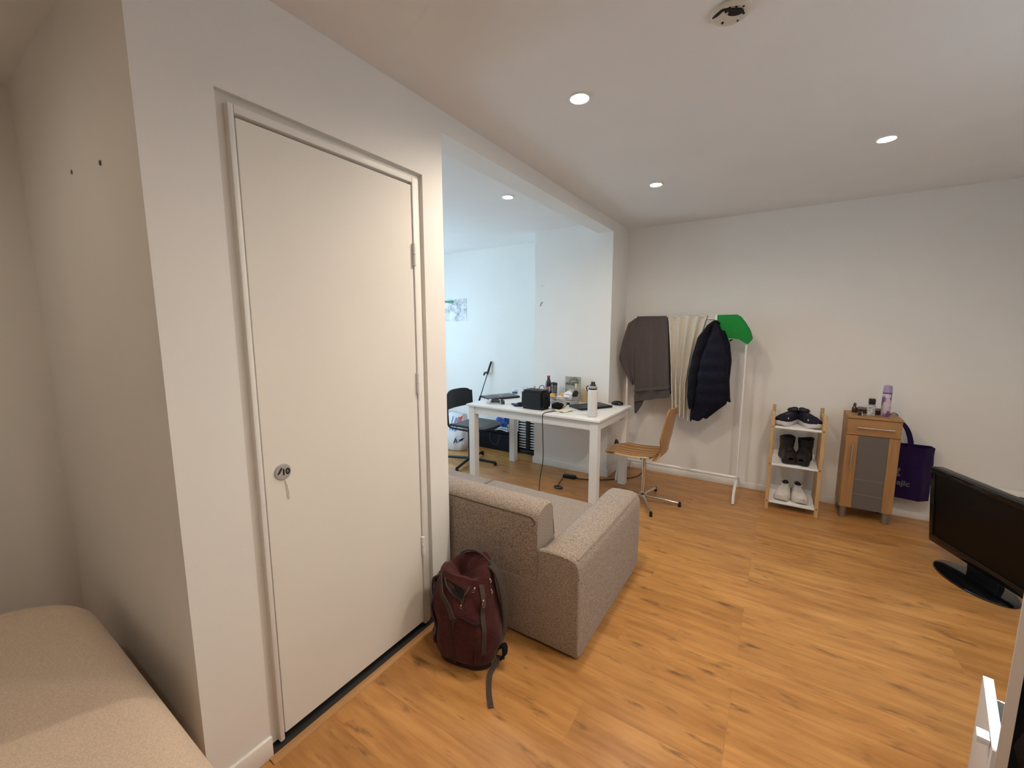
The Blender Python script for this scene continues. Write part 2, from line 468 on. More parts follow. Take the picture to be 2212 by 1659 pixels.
# ceiling spotlights
LENS = mat('lamp_lens', (1, 1, 1), .3, emit=(1.0, .90, .72), estr=90)
SLAB = ['recessed ceiling spotlight nearest the smoke detector base', 'recessed ceiling spotlight farthest right, over the shoe rack side', 'recessed ceiling spotlight over the sofa end nearest the clothes rack', 'recessed ceiling spotlight in the dining nook', 'recessed ceiling spotlight outside the picture at the right', 'recessed ceiling spotlight near the camera, outside the picture', 'added unseen spotlight brightening the alcove behind the camera']  # the last spotlight is unseen, added to brighten the alcove
for k, (x, y, e) in enumerate(SPOTS):
    r = thing('ceiling_spotlight', SLAB[k], 'spotlight', (x, y, H), group='recessed ceiling spotlights')
    obj('trim_ring', MB().lathe([(.0345, 0), (.046, 0), (.046, -.002), (.040, -.006), (.0345, -.003)], (x, y, H), 32, cap=False), WHITEMET, r)
    obj('lens', MB().lathe([(.0005, -.0035), (.034, -.003), (.034, 0)], (x, y, H), 28, cap=False), LENS, r)
    l = bpy.data.lights.new('spot_beam', 'SPOT')
    l.energy = SPOT_W*e; l.color = WARM; l.spot_size = math.radians(168); l.spot_blend = .8; l.shadow_soft_size = .065
    lo = bpy.data.objects.new('spot_beam', l); lo.location = (x, y, H-.02); COL.objects.link(lo)

# smoke detector base: a shallow disc with a dark opening and screw holes
r = thing('smoke_detector_base', 'round white smoke detector base with torn dark opening on ceiling', 'smoke detector', (1.146, 1.548, H))
cx, cy = 1.146, 1.548
obj('plate', MB().lathe([(.056, 0), (.056, -.007), (.052, -.011), (.040, -.012), (.030, -.009), (.001, -.009)], (cx, cy, H), 40), mat('aged_white', (.62, .58, .50), .6), r)
hole = smoothpath([(-.048, -.012, 0), (-.040, .018, 0), (-.012, .022, 0), (.018, .026, 0), (.030, .016, 0), (.018, .000, 0), (-.006, -.004, 0), (-.014, .008, 0), (-.032, .008, 0), (-.036, -.012, 0), (-.046, -.026, 0), (-.048, -.012, 0)], 5)[:-1]
rot = Matrix.Rotation(.75, 4, 'Z')
hp = [rot @ Vector((p.x, -p.y, 0)) for p in hole]
obj('opening', MB().loft([[(cx+p.x, cy+p.y, H-.0125) for p in hp], [(cx+p.x, cy+p.y, H-.0085) for p in hp]]), mat('dark_cavity', (.008, .005, .004), .8), r, smooth=False)
for a, rr, s2 in ((.4, .036, .0034), (1.2, .041, .003), (2.4, .036, .0036), (4.2, .024, .0032), (4.7, .034, .003), (5.3, .030, .0034), (5.8, .040, .003)):
    obj('screw_hole', MB().cyl((cx+rr*math.cos(a), cy+rr*math.sin(a), H-.0135), (cx+rr*math.cos(a), cy+rr*math.sin(a), H-.008), s2, seg=10), MATS['dark_cavity'], r)

# ------------------------------------------------------------------ sofa
def rbox(a, b_, r=.05, seg=4):
    """box with rounded edges, subdivided"""
    bm = MB().box(a, b_)
    bmesh.ops.bevel(bm.bm, geom=list(bm.bm.edges), offset=r, segments=seg, profile=.6, affect='EDGES', clamp_overlap=True)
    return bm
sf = thing('sofa', 'grey-brown tweed sofa with low back facing the table', 'sofa', (-.3, 1.9, 0))
sx0, sx1 = -1.22, .705
# base shell: back panel and arm reach the floor
def body(pts, y0, y1): return MB().prism(pts, y0, y1, 'y')
o = obj('base', rbox((sx0+.03, 1.56, .012), (.53, 2.34, .21), .02), SOFA, sf)
def profile_loft(ring_fn, ts):
    return MB().loft([ring_fn(t) for t in ts])
def back_ring(x, sh=1.0):
    y0 = 1.506
    p = [(y0, .012), (y0, .30), (y0, .56), (y0+.004, .600), (y0+.022, .628), (y0+.06, .640), (y0+.105, .643), (y0+.132, .636), (y0+.150, .610), (y0+.165, .50), (y0+.19, .30), (y0+.19, .012)]
    cy, cz = y0+.08, .33
    return [(x, cy+(y-cy)*sh, max(.012, cz+(z-cz)*sh)) for y, z in p]
xs = [(sx0, .96), (sx0+.012, .985), (sx0+.035, 1), (-.8, 1), (-.4, 1), (0, 1), (.3, 1), (.465, 1), (.488, .992), (.500, .97)]
obj('backrest', MB().loft([back_ring(x, s2) for x, s2 in xs]), SOFA, sf)
def arm_ring(y, x0, x1, sh=1.0, top=.468):
    p = [(x0, .012), (x0, .2), (x0, top-.055), (x0+.008, top-.022), (x0+.032, top-.004), (x0+.06, top), (x1-.055, top+.002), (x1-.022, top-.007), (x1-.006, top-.03), (x1, top-.06), (x1+.002, .2), (x1, .012)]
    cx, cz = (x0+x1)/2, top/2
    return [(cx+(x-cx)*sh, y, max(.012, cz+(z-cz)*sh)) for x, z in p]
for (x0, x1) in ((.505, sx1), (sx0-.2, sx0-.003)):
    ys = [(1.507, .955), (1.514, .982), (1.530, .997), (1.55, 1), (1.8, 1), (2.1, 1), (2.34, 1), (2.372, .992), (2.392, .965), (2.398, .93)]
    a = obj('armrest', MB().loft([arm_ring(y, x0, x1, s2) for y, s2 in ys]), SOFA, sf)
cyl_ = [(.705, .20), (.7045, .405), (.700, .437), (.684, .459), (.650, .467), (.58, .468), (.52, .462), (.502, .452), (.4995, .30)]
pl = [(sx0+.01, .012), (.7045, .012)] + cyl_ + [(.40, .30), (sx0+.01, .30)]
obj('back_panel', MB().prism(pl, 1.5035, 1.535, 'y'), SOFA, sf, bevel=.009, bseg=3)
# seams / piping
pp = [(x, 1.5055, .5985) for x in (sx0+.03, -.6, 0, .3, .455)] + [(.478, 1.506, .590), (.488, 1.508, .565)]
obj('piping', MB().tube(smoothpath(pp, 5), .003, 6), SOFAW, sf)
pp = [(sx0+.03, 1.648, .626), (-.4, 1.648, .626), (.2, 1.648, .626), (.46, 1.648, .624), (.487, 1.650, .605), (.496, 1.657, .55), (.499, 1.668, .46)]
obj('piping', MB().tube(smoothpath(pp, 5), .004, 6), SOFAW, sf)
pp = [(.51, 1.506, .446), (.53, 1.5045, .456), (.60, 1.504, .461), (.66, 1.5045, .457), (.692, 1.506, .438)]
obj('piping', MB().tube(smoothpath(pp, 5), .0022, 6), SOFA, sf)
pp = [(.690, 1.52, .459), (.693, 1.8, .461), (.693, 2.1, .461), (.690, 2.36, .457)]
obj('piping', MB().tube(smoothpath(pp, 5), .0028, 6), SOFA, sf)
obj('seat_cushion', rbox((sx0+.004, 1.690, .212), (-.362, 2.372, .338), .028), SOFA, sf)
obj('seat_cushion', rbox((-.358, 1.690, .212), (.498, 2.372, .338), .028), SOFA, sf)

# ------------------------------------------------------------------ backpack
def build_backpack():
    C0 = Vector((.268, 1.312, 0)); a0 = math.radians(14)
    bp = thing('backpack', 'maroon backpack slouching on the floor against the sofa', 'backpack', C0, a0)
    # local frame: -y is the front panel, +x right; sections by height
    HT = .385
    def sec(t):   # half width, half depth, centre x, centre y, z
        hw = .134 + .020*math.sin(PI*min(t*1.15, 1)) - .012*max(0, t-.8)/.2 - .028*(max(0, .14-t)/.14)**2
        hd = .108 + .012*math.sin(PI*t) - .040*max(0, t-.6)/.4 - .026*(max(0, .14-t)/.14)**2
        return hw, hd, -.034*t**1.3 + .008, -.012 + .03*t, .004 + HT*t
    def surf(t, a, off=0.0):
        hw, hd, px, py, z = sec(t)
        ca, sa = math.cos(a), math.sin(a)
        e = .62
        x = hw*math.copysign(abs(ca)**e, ca); y = hd*math.copysign(abs(sa)**e, sa)
        nrm = Vector((ca, sa, 0))
        wr = .015*noise.noise(Vector((x*9, y*9, z*9+3))) + .010*noise.noise(Vector((x*24, y*24, z*18)))
        # sag at the lip: the mouth folds to the left
        z2 = z + t**3*(.034*max(0, sa)**1.5*(.6+.6*ca) - .030*max(0, -sa) - .022*max(0, -ca) + .016*math.sin(2*a))
        return Vector((px+x, py+y, z2)) + nrm*(wr*min(1, t*6) + off)
    NU, NV = 34, 64
    b = MB().grid(lambda u, v: surf(u, v*2*PI), NU, NV, wrap=True)
    bm = b.bm; bm.verts.ensure_lookup_table()
    bm.faces.new(list(reversed([bm.verts[j] for j in range(NV)])))
    # top: a collapsed dome folding inward
    top = [bm.verts[NU*NV + j] for j in range(NV)]
    hw, hd, px, py, z = sec(1)
    prev = top
    for k, (sc_, dz) in enumerate(((.90, .014), (.72, .016), (.50, -.004), (.22, -.030))):
        ring = []
        for j in range(NV):
            p = surf(1, j/NV*2*PI); c = Vector((px, py, p.z))
            q = c + (p-c)*sc_; q.z += dz + .006*noise.noise(q*20)
            ring.append(bm.verts.new(q))
        for j in range(NV):
            bm.faces.new((prev[j], prev[(j+1) % NV], ring[(j+1) % NV], ring[j]))
        prev = ring
    bm.faces.new(prev)
    obj('body', b, MAROON, bp, local=True)
    FR = 1.5*PI     # front direction
    def ribbon(path, wdt, off, m, name, thick=.004, closed=False):
        rings = []
        P = [surf(t, a, off) for t, a in path]
        for i, (t, a) in enumerate(path):
            p = P[i]; tg = (P[min(i+1, len(P)-1)] - P[max(i-1, 0)]).normalized()
            n = (surf(t, a, off+.02) - p).normalized(); s2 = tg.cross(n).normalized()
            rings.append([p - s2*wdt - n*thick, p + s2*wdt - n*thick, p + s2*wdt + n*.0015, p - s2*wdt + n*.0015])
        return obj(name, MB().loft(rings), m, bp, local=True)
    def lin(p, n=14):
        out = []
        for (t0, a0_), (t1, a1) in zip(p, p[1:]):
            for k in range(n): out.append((t0+(t1-t0)*k/n, a0_+(a1-a0_)*k/n))
        out.append(p[-1]); return out
    # zip panel: two taupe tapes making a V with an open dark mouth
    ribbon(lin([(.995, FR-.72), (.92, FR-.55), (.76, FR-.20), (.64, FR-.04), (.58, FR+.0)]), .012, .004, TAUPE, 'zip_tape')
    ribbon(lin([(.998, FR+.78), (.93, FR+.80), (.80, FR+.78), (.62, FR+.72), (.42, FR+.66), (.22, FR+.62)]), .010, .004, TAUPE, 'zip_tape')
    ribbon(lin([(.985, FR-.36), (.90, FR-.12), (.80, FR+.02), (.76, FR+.05)]), .004, .005, TAUPE, 'zip_tape')
    ribbon(lin([(.96, FR+.24), (.88, FR+.13), (.80, FR+.07), (.76, FR+.05)]), .004, .005, TAUPE, 'zip_tape')
    # the gap
    g = [(.985, FR-.33), (.95, FR-.22), (.88, FR-.08), (.79, FR+.04), (.765, FR+.055), (.80, FR+.07), (.89, FR+.12), (.94, FR+.10), (.975, FR-.06)]
    cs = sum((surf(t, a, .003) for t, a in g), Vector())/len(g)
    bm = MB(); vs = [bm.bm.verts.new(surf(t, a, .005)) for t, a in g]; vc = bm.bm.verts.new(cs + Vector((0, -.003, 0)))
    for i in range(len(vs)): bm.bm.faces.new((vs[i], vs[(i+1) % len(vs)], vc))
    obj('zip_opening', bm, mat('bag_inside', (.004, .003, .003), .9), bp, local=True)
    # puffed front pocket (right half) with its slit
    def pocket(u, v):
        t = .09 + .52*u; a = FR - .62 + 1.20*v
        return surf(t, a, .002 + .014*math.sin(PI*min(1, u*1.15))**.6*math.sin(PI*v)**.5)
    obj('front_pocket', MB().grid(pocket, 14, 18), MAROON, bp, local=True)
    ribbon(lin([(.64, FR+.08), (.60, FR+.24), (.58, FR+.42), (.60, FR+.58)]), .006, .010, MAROOND, 'pocket_slit')
    ribbon(lin([(.09, FR-.02), (.3, FR-.02), (.58, FR-.01)]), .0018, .017, MAROOND, 'seam')
    ribbon(lin([(.10, FR+.32), (.3, FR+.31)]), .0016, .015, MAROOND, 'seam')
    ribbon(lin([(.04, FR-1.2), (.035, FR-.6), (.03, FR), (.035, FR+.6), (.04, FR+1.2)]), .013, .003, MAROOND, 'base_binding')
    # side compression flap on the left
    ribbon(lin([(.84, FR-1.25), (.70, FR-1.05), (.55, FR-.95), (.38, FR-.92), (.20, FR-.95)]), .026, .003, fabric('plum_side_panel', (.028, .016, .020), (.045, .028, .032), 200, .2), 'side_panel')
    # zip pulls: metal slider and loop
    def pull(t, a, dx=0, ln=.024):
        p = surf(t, a, .008); n = (surf(t, a, .03) - p).normalized()
        d = Vector((dx, 0, -1)).normalized(); s2 = d.cross(n).normalized()
        b2 = MB().ball(p, .0045, (1, 1, 1.5), 10)
        q = [p + n*.003 + d*.006 - s2*.002, p + n*.004 + d*.014 - s2*.0042, p + n*.004 + d*ln - s2*.0045, p + n*.004 + d*(ln+.004), p + n*.004 + d*ln + s2*.0045, p + n*.004 + d*.014 + s2*.0042, p + n*.003 + d*.006 + s2*.002]
        b2.tube(smoothpath(q, 4), .0012, 6)
        obj('zip_pull', b2, CHROME, bp, local=True)
    pull(.745, FR+.05); pull(.84, FR+.76); pull(.985, FR-1.0, -.3, .018); pull(.965, FR+.45, -.6, .016); pull(.97, FR+1.35, 0, .004); pull(.86, FR+1.32, 0, .004)
    # shoulder straps and grab handle at the back (right in the photo)
    def strap(pts, wd, th, m, name):
        P = smoothpath(pts, 8); rings = []
        side = Vector((.25, 1, 0)).normalized()
        for i, p in enumerate(P):
            tg = (P[min(i+1, len(P)-1)] - P[max(i-1, 0)]).normalized()
            s2 = (side - tg*side.dot(tg)).normalized(); n = tg.cross(s2)
            rings.append([p - s2*wd - n*th, p + s2*wd - n*th, p + s2*wd + n*th, p - s2*wd + n*th])
        return obj(name, MB().loft(rings), m, bp, local=True, bevel=.0015)
    strap([(-.06, .050, .425), (-.02, .055, .446), (.03, .058, .440), (.075, .050, .415), (.105, .045, .385)], .011, .004, TAUPE, 'grab_handle')
    strap([(.088, .035, .400), (.118, .025, .385), (.142, .015, .34), (.160, .010, .25), (.166, .005, .17), (.160, -.005, .110)], .018, .005, TAUPE, 'shoulder_strap')
    strap([(-.120, -.02, .345), (-.150, -.03, .335), (-.158, -.03, .28), (-.148, -.03, .22)], .014, .005, fabric('plum_strap', (.02, .014, .018), (.035, .024, .03), 300), 'shoulder_strap')
    strap([(.135, -.02, .055), (.160, -.03, .08), (.176, -.03, .085), (.182, -.045, .062), (.168, -.055, .040)], .013, .005, BLACKCLOTH, 'strap_anchor')
    bk = MB().box((.148, -.058, .044), (.186, -.05, .056)); obj('buckle', bk, BLACK, bp, local=True, bevel=.003)
    # loose webbing tail lying on the floor
    Minv = root_matrix(bp).inverted()
    P = [Minv @ p for p in smoothpath([(.432, 1.295, .045), (.430, 1.268, .022), (.432, 1.240, .010), (.452, 1.205, .004), (.482, 1.165, .003), (.522, 1.123, .003)], 8)]
    rings = []
    for i, p in enumerate(P):
        f = i/(len(P)-1)
        tg = (P[min(i+1, len(P)-1)] - P[max(i-1, 0)]).normalized()
        up = Vector((0, 0, 1)) if f > .5 else Vector((.5*(1-f*2), -.6*(1-f*2), .4+.6*f*2)).normalized()
        s2 = tg.cross(up).normalized(); n = s2.cross(tg)
        rings.append([p - s2*.0105 - n*.001, p + s2*.0105 - n*.001, p + s2*.0105 + n*.001, p - s2*.0105 + n*.001])
    obj('webbing_tail', MB().loft(rings), TAUPE, bp, local=True)
build_backpack()

# ------------------------------------------------------------------ bed in the alcove
def build_bed():
    bd = thing('bed', 'beige fabric covered bed with rounded corner in the alcove', 'bed', (0, -.3, 0))
    x0, x1, y0, y1, zt, R = -.95, 1.0, -.95, .338, .445, .27
    def outline(inset, n=10):
        pts = []
        for cx, cy, a0 in ((x0+R, y1-R, PI/2), (x0+R, y0+R, PI), (x1-R, y0+R, 1.5*PI), (x1-R, y1-R, 0)):
            for k in range(n+1):
                a = a0 + PI/2*k/n
                pts.append((cx + (R-inset)*math.cos(a), cy + (R-inset)*math.sin(a)))
        return pts
    rings = []
    rr = .10
    for z, ins in [(.02, .03), (.05, .012), (.15, 0), (.30, 0)] + [(zt-rr+rr*math.sin(t), rr*(1-math.cos(t))) for t in [PI/2*k/8 for k in range(9)]]:
        rings.append([(x, y, z) for x, y in outline(ins)])
    b = MB().loft(rings)
    obj('mattress', b, BOUCLE, bd)
build_bed()

# ------------------------------------------------------------------ dining table
TX, TY, TTH, TW, TD, TZ = .221, 2.945, -.016, 1.326, .775, .735
tb = thing('dining_table', 'white rectangular dining table covered with clutter', 'table', (TX, TY, 0), TTH)
obj('tabletop', MB().box((-TW, 0, TZ-.018), (0, TD, TZ)), WHITEM, tb, local=True, bevel=.0025, smooth=False)
LG = .066; IN = .018
for ax in (-TW+IN, -IN-LG):
    for ay in (IN, TD-IN-LG):
        obj('leg', MB().box((ax, ay, 0), (ax+LG, ay+LG, TZ-.019)), WHITEM, tb, local=True, bevel=.003, smooth=False)
ap = MB(); z0, z1 = TZ-.088, TZ-.019
ap.box((-TW+IN+LG+.001, IN+.008, z0), (-IN-LG-.001, IN+.028, z1)).box((-TW+IN+LG+.001, TD-IN-.028, z0), (-IN-LG-.001, TD-IN-.008, z1))
ap.box((-TW+IN+.008, IN+LG+.001, z0), (-TW+IN+.028, TD-IN-LG-.001, z1)).box((-IN-.028, IN+LG+.001, z0), (-IN-.008, TD-IN-LG-.001, z1))
obj('apron', ap, WHITEM, tb, local=True, smooth=False)
def T(x, y, z=0): return (x, y, TZ + z + .0008)     # world point on the table top

def laptop(x, y, rz, label, lidm, wd=.33, dp=.225):
    lp = thing('laptop', label, 'laptop', T(x, y), rz)
    b = MB().box((-wd/2, -dp/2, .0), (wd/2, dp/2, .012)); obj('base', b, BLACK, lp, local=True, bevel=.004)
    b = MB().box((-wd/2, -dp/2, .0126), (wd/2, dp/2, .020)); obj('lid', b, lidm, lp, local=True, bevel=.003)
    return lp
LID1 = mat('slate_lid', (.055, .060, .068), .35)
lp = laptop(-1.035, 3.435, math.radians(64), 'closed slate laptop at the left end of the table', LID1, .34, .215)
obj('emblem', MB().lathe([(.001, .0203), (.014, .0203), (.014, .0210), (.001, .0210)], (0, 0, 0), 20), SATIN, lp, local=True)
laptop(-.052, 3.435, math.radians(58), 'closed black laptop beside the white water bottle', mat('graphite_lid', (.016, .015, .016), .45), .33, .20)

# game controller
gc = thing('game_controller', 'dark game controller with white cable stub on the table corner', 'controller', T(-.868, 3.13), math.radians(20))
b = MB()
b.loft([[(x, .026*s2*math.cos(a)+.004, .022+.014*s2*math.sin(a)) for a in [2*PI*k/14 for k in range(14)]] for x, s2 in ((-.07, .75), (-.055, 1.05), (-.03, 1.1), (0, 1.0), (.03, 1.1), (.055, 1.05), (.07, .75))])
obj('shell', b, mat('dark_olive_plastic', (.035, .035, .028), .4), gc, local=True)
for sx in (-1, 1):
    b = MB().tube(smoothpath([(sx*.056, 0, .026), (sx*.068, -.020, .018), (sx*.074, -.050, .012)], 5), [.018]*5+[.0165]*5+[.012], 12)
    o = obj('grip', b, mat('pale_grey_grip', (.62, .64, .66), .4) if sx < 0 else BLACK, gc, local=True)
    if sx < 0: o['label'] = 'pale grey grip'
for sx in (-1, 1):
    obj('thumbstick', MB().cyl((sx*.028, -.005, .034), (sx*.028, -.005, .044), .0055).cyl((sx*.028, -.005, .044), (sx*.028, -.005, .048), .009), BLACK, gc, local=True)
obj('cable', MB().tube(smoothpath([(.028, -.012, .042), (.040, -.022, .040), (.046, -.026, .018), (.075, -.05, .004), (.085, -.055, .004)], 6), .003, 6), WHITEP, gc, local=True)

# toaster
to = thing('toaster', 'black two-slot toaster at the front edge of the table', 'toaster', T(-.438, 3.122), math.radians(-3))
b = MB().box((-.115, -.075, .004), (.115, .075, .168))
bmesh.ops.bevel(b.bm, geom=list(b.bm.edges), offset=.018, segments=4, affect='EDGES')
for v in b.bm.verts: v.co.x *= 1 - .05*max(0, v.co.z)/.17
obj('housing', b, mat('toaster_black', (.010, .010, .011), .28), to, local=True)
obj('top_plate', MB().box((-.085, -.045, .1665), (.085, .045, .171)), mat('toaster_steel', (.16, .16, .16), .35, .8), to, local=True, bevel=.003)
for yy in (-.022, .022):
    obj('slot', MB().box((-.068, yy-.011, .1705), (.068, yy+.011, .1725)), BLACKM, to, local=True, smooth=False)
obj('lever', MB().box((.112, -.012, .095), (.135, .012, .11)), BLACK, to, local=True, bevel=.004)
obj('dial', MB().cyl((.112, 0, .045), (.124, 0, .045), .014), BLACK, to, local=True)
for sx in (-1, 1): obj('foot', MB().box((sx*.09-.012, -.05, 0), (sx*.09+.012, .05, .006)), BLACK, to, local=True)
obj('cord', MB().tube(smoothpath([(-.01, .06, .165), (0, .075, .19), (.022, .082, .196), (.034, .085, .175), (.036, .088, .10)], 6), .0032, 7), BLACK, to, local=True)

b = MB().ball(T(-.268, 3.205, .026), .055, (.95, 1.15, .55), 20, .25, 2)
for v in b.bm.verts: v.co.z = max(v.co.z, TZ+.001)
tag(obj('pouch', b, BLACKCLOTH, loc=T(-.252, 3.215)), 'small black fabric pouch beside the toaster', 'pouch')
b = MB().prism([(-.735, 3.175), (-.64, 3.09), (-.585, 3.12), (-.59, 3.20), (-.63, 3.215)], TZ+.001, TZ+.012, 'z')
b.ball(T(-.62, 3.165, .015), .034, (1.2, .9, .5), 14, .2, 4)
tag(obj('cloth', b, fabric('dark_violet_cloth', (.018, .012, .035), (.03, .022, .06), 200), loc=T(-.65, 3.15), bevel=.003), 'folded dark violet cloth left of the toaster', 'cloth')
b = MB().grid(lambda u, v: T(-.275+.14*u+.03*v, 3.10+.13*v-.03*u, .002+.006*math.sin(u*6+v*3)**2), 10, 10)
tag(obj('paper_sheet', b, mat('cream_paper', (.78, .70, .52), .8), loc=T(-.21, 3.15), solid=.001), 'cream crumpled paper sheet between toaster and black laptop', 'paper')

# water bottle
wb = thing('water_bottle', 'tall white water bottle with black cap at the table front', 'bottle', T(.110, 3.075))
obj('body', MB().lathe([(.034, 0), (.0375, .003), (.038, .012), (.038, .205), (.036, .214), (.030, .219)], seg=32), mat('white_bottle_coat', (.70, .68, .66), .4), wb, local=True)
obj('neck_ring', MB().lathe([(.0335, .2195), (.034, .221), (.034, .226), (.030, .228)], seg=28), BLACK, wb, local=True)
obj('cap', MB().lathe([(.034, .2285), (.0345, .231), (.034, .244), (.028, .247)], seg=28), mat('cap_grey', (.42, .41, .39), .4), wb, local=True)
obj('spout', MB().lathe([(.026, .2475), (.021, .256), (.0165, .262), (.0165, .276), (.014, .279)], seg=24), BLACK, wb, local=True)
obj('carry_loop', MB().tube(smoothpath([(-.030, -.012, .246), (-.044, -.014, .240), (-.048, -.014, .222), (-.042, -.012, .206), (-.036, -.010, .204)], 6), .004, 8), BLACK, wb, local=True)
# mouse
b = MB().ball(T(.110, 3.675, .012), .05, (1.15, .68, .55), 20)
for v in b.bm.verts: v.co.z = max(v.co.z, TZ+.001)
tag(obj('computer_mouse', b, GLOSSB, loc=T(.11, 3.675)), 'black computer mouse at the far right corner of the table', 'mouse')

# wire basket with its contents
wk = thing('wire_basket', 'oval wire basket holding fruit, crumpled paper and a jar', 'basket', T(-.330, 3.50), math.radians(25))
WIRE = mat('tarnished_wire', (.50, .46, .42), .35, .9)
def oval(rx, ry, z, n=40): return [(rx*math.cos(2*PI*k/n), ry*math.sin(2*PI*k/n), z) for k in range(n+1)]
for rx, ry, z, r_ in ((.155, .112, .072, .0035), (.148, .106, .052, .002), (.139, .098, .030, .002), (.118, .08, .005, .003)):
    obj('rim' if z > .07 else 'wire_ring', MB().tube(oval(rx, ry, z), r_, 6), WIRE, wk, local=True)
b = MB()
for k in range(34):
    a = 2*PI*k/34
    b.tube([(.155*math.cos(a), .112*math.sin(a), .072), (.142*math.cos(a), .101*math.sin(a), .036), (.118*math.cos(a), .08*math.sin(a), .005)], .0012, 5)
for k in range(-4, 5):
    hh = .08*math.sqrt(max(0, 1-(k*.025/.118)**2)); b.tube([(k*.025, -hh, .005), (k*.025, hh, .005)], .0012, 5)
obj('wire_mesh', b, WIRE, wk, local=True)
EGG = mat('egg_white', (.80, .72, .64), .5); ORG = mat('orange_peel', (.72, .36, .05), .5)
def lump(name, x, y, z, r, sc, m, label, cat, nz=.0, seed=0, group=None):
    return tag(obj(name, MB().ball(T(x, y, z), r, sc, 18, nz, seed), m, loc=T(x, y)), label, cat, group)
lump('orange', -.437, 3.435, .068, .030, (1, 1, .95), ORG, 'orange fruit at the left side of the wire basket', 'fruit', .05, 1)
lump('orange', -.372, 3.515, .070, .028, (1, 1, .95), ORG, 'orange fruit half hidden in the middle of the basket', 'fruit', .05, 3)
lump('egg', -.355, 3.425, .055, .029, (1.25, 1, .95), EGG, 'pale egg at the front of the wire basket', 'egg', 0, 0)
lump('paper_ball', -.295, 3.485, .078, .042, (1.1, 1, .95), mat('white_tissue', (.80, .80, .84), .8), 'crumpled white tissue ball in the wire basket', 'paper', .45, 5)
j = thing('jar', 'tilted clear jar with dark lid in the wire basket', 'jar', T(-.242, 3.53, .05))
MJ = frame((-.300, 3.545, TZ+.085), (0, 1, .2), (-.55, -.1, .8))
ax = Vector((.86, -.30, -.12)).normalized()
p0 = Vector((-.310, 3.535, TZ+.105))
obj('glass', MB().tube([p0, p0+ax*.004, p0+ax*.062, p0+ax*.070], [.026, .033, .033, .028], 24), PLASTICCLEAR, j)
obj('lid', MB().tube([p0+ax*.0705, p0+ax*.084], [.034, .034], 24), mat('olive_black_lid', (.035, .03, .022), .5), j)
lump('plastic_bag', -.455, 3.385, .030, .048, (1.25, .9, .62), PLASTICCLEAR, 'crumpled clear plastic bag between pouch and basket', 'plastic bag', .4, 9)
lump('garlic_bulb', -.520, 3.42, .044, .038, (1, 1, 1.15), mat('bread_cream', (.72, .58, .42), .7), 'cream bread roll right behind the toaster', 'bread', .35, 12)
lump('bread_roll', -.515, 3.36, .024, .032, (1.2, 1, .75), MATS['bread_cream'], 'smaller cream bread roll touching the toaster side', 'bread', .3, 15)
# paper bags at the right of the basket
for k, (x, y, h, lab) in enumerate(((-.205, 3.655, .115, 'tall open brown paper bag behind the wire basket'), (-.150, 3.66, .105, 'narrow brown paper bag nearest the black mouse'))):
    def bag(u, v, x=x, y=y, h=h, k=k):
        a = 2*PI*v; e = .5
        ca, sa = math.cos(a), math.sin(a)
        r = 1 + .12*noise.noise(Vector((ca*2+k*5, sa*2, u*3)))
        return T(x + .030*r*math.copysign(abs(ca)**e, ca), y + .024*r*math.copysign(abs(sa)**e, sa), h*u*(1+.10*math.sin(3*a+k)*(u > .8)))
    tag(obj('paper_bag', MB().grid(bag, 10, 28, wrap=True), mat('kraft_paper', (.46, .32, .18), .8), loc=T(x, y), solid=.0015), lab, 'paper bag')
# bottles and glasses at the back
cb = thing('cola_bottle', 'dark soft drink bottle with red cap at the table back', 'bottle', T(-.585, 3.63))
obj('bottle', MB().lathe([(.030, 0), (.033, .01), (.033, .075), (.0315, .085), (.033, .095), (.033, .125), (.030, .155), (.021, .185), (.0135, .203), (.0125, .214)], seg=28), mat('cola_liquid', (.022, .005, .006), .15, spec=.6), cb, local=True)
obj('label', MB().lathe([(.0337, .085), (.0338, .09), (.0338, .122), (.0335, .126)], seg=28, cap=False), mat('faded_red_label', (.50, .16, .13), .5), cb, local=True)
obj('cap', MB().lathe([(.0155, .2145), (.0155, .232), (.0135, .234)], seg=20), mat('red_cap', (.30, .03, .03), .4), cb, local=True)
def tumbler(x, y, r, h, label, group, m=GLASS):
    b = MB().lathe([(r*.75, 0), (r*.8, .002), (r, h), (r-.0022, h), (r*.8-.003, .006), (.001, .006)], T(x, y), 24)
    return tag(obj('drinking_glass', b, m, loc=T(x, y)), label, 'glass', group)
GG = 'drinking glasses on the table'
tumbler(-.560, 3.548, .034, .135, 'straight clear glass in front of the red capped bottle', GG)
tumbler(-.452, 3.660, .026, .12, 'clear glass between the shaker and the powder pouch', GG)
tumbler(-.690, 3.50, .030, .10, 'small clear glass behind the toaster, right one of three', GG)
tumbler(-.765, 3.56, .032, .115, 'small clear glass behind the toaster, middle one of three', GG)
tumbler(-.840, 3.60, .030, .105, 'small clear glass behind the toaster, left one of three', GG)
b = MB().lathe([(.016, 0), (.018, .004), (.018, .07), (.010, .09), (.010, .12)], T(-.735, 3.61), 16)
tag(obj('small_bottle', b, mat('salmon_label', (.62, .30, .24), .4), loc=T(-.735, 3.61)), 'small salmon pink bottle among the glasses behind the toaster', 'bottle')
sk = thing('shaker', 'grey metal shaker with black lid behind the basket', 'shaker', T(-.492, 3.575))
obj('cup', MB().lathe([(.024, 0), (.026, .003), (.031, .15), (.031, .158)], seg=26), mat('smoked_metal', (.20, .20, .22), .25, .7), sk, local=True)
obj('lid', MB().lathe([(.0325, .1585), (.0325, .170), (.020, .178)], seg=26), BLACK, sk, local=True)
obj('lid_handle', MB().tube([(-.065, .012, .168), (-.03, .004, .172), (.0, 0, .176)], [.005, .006, .008], 8), BLACK, sk, local=True)
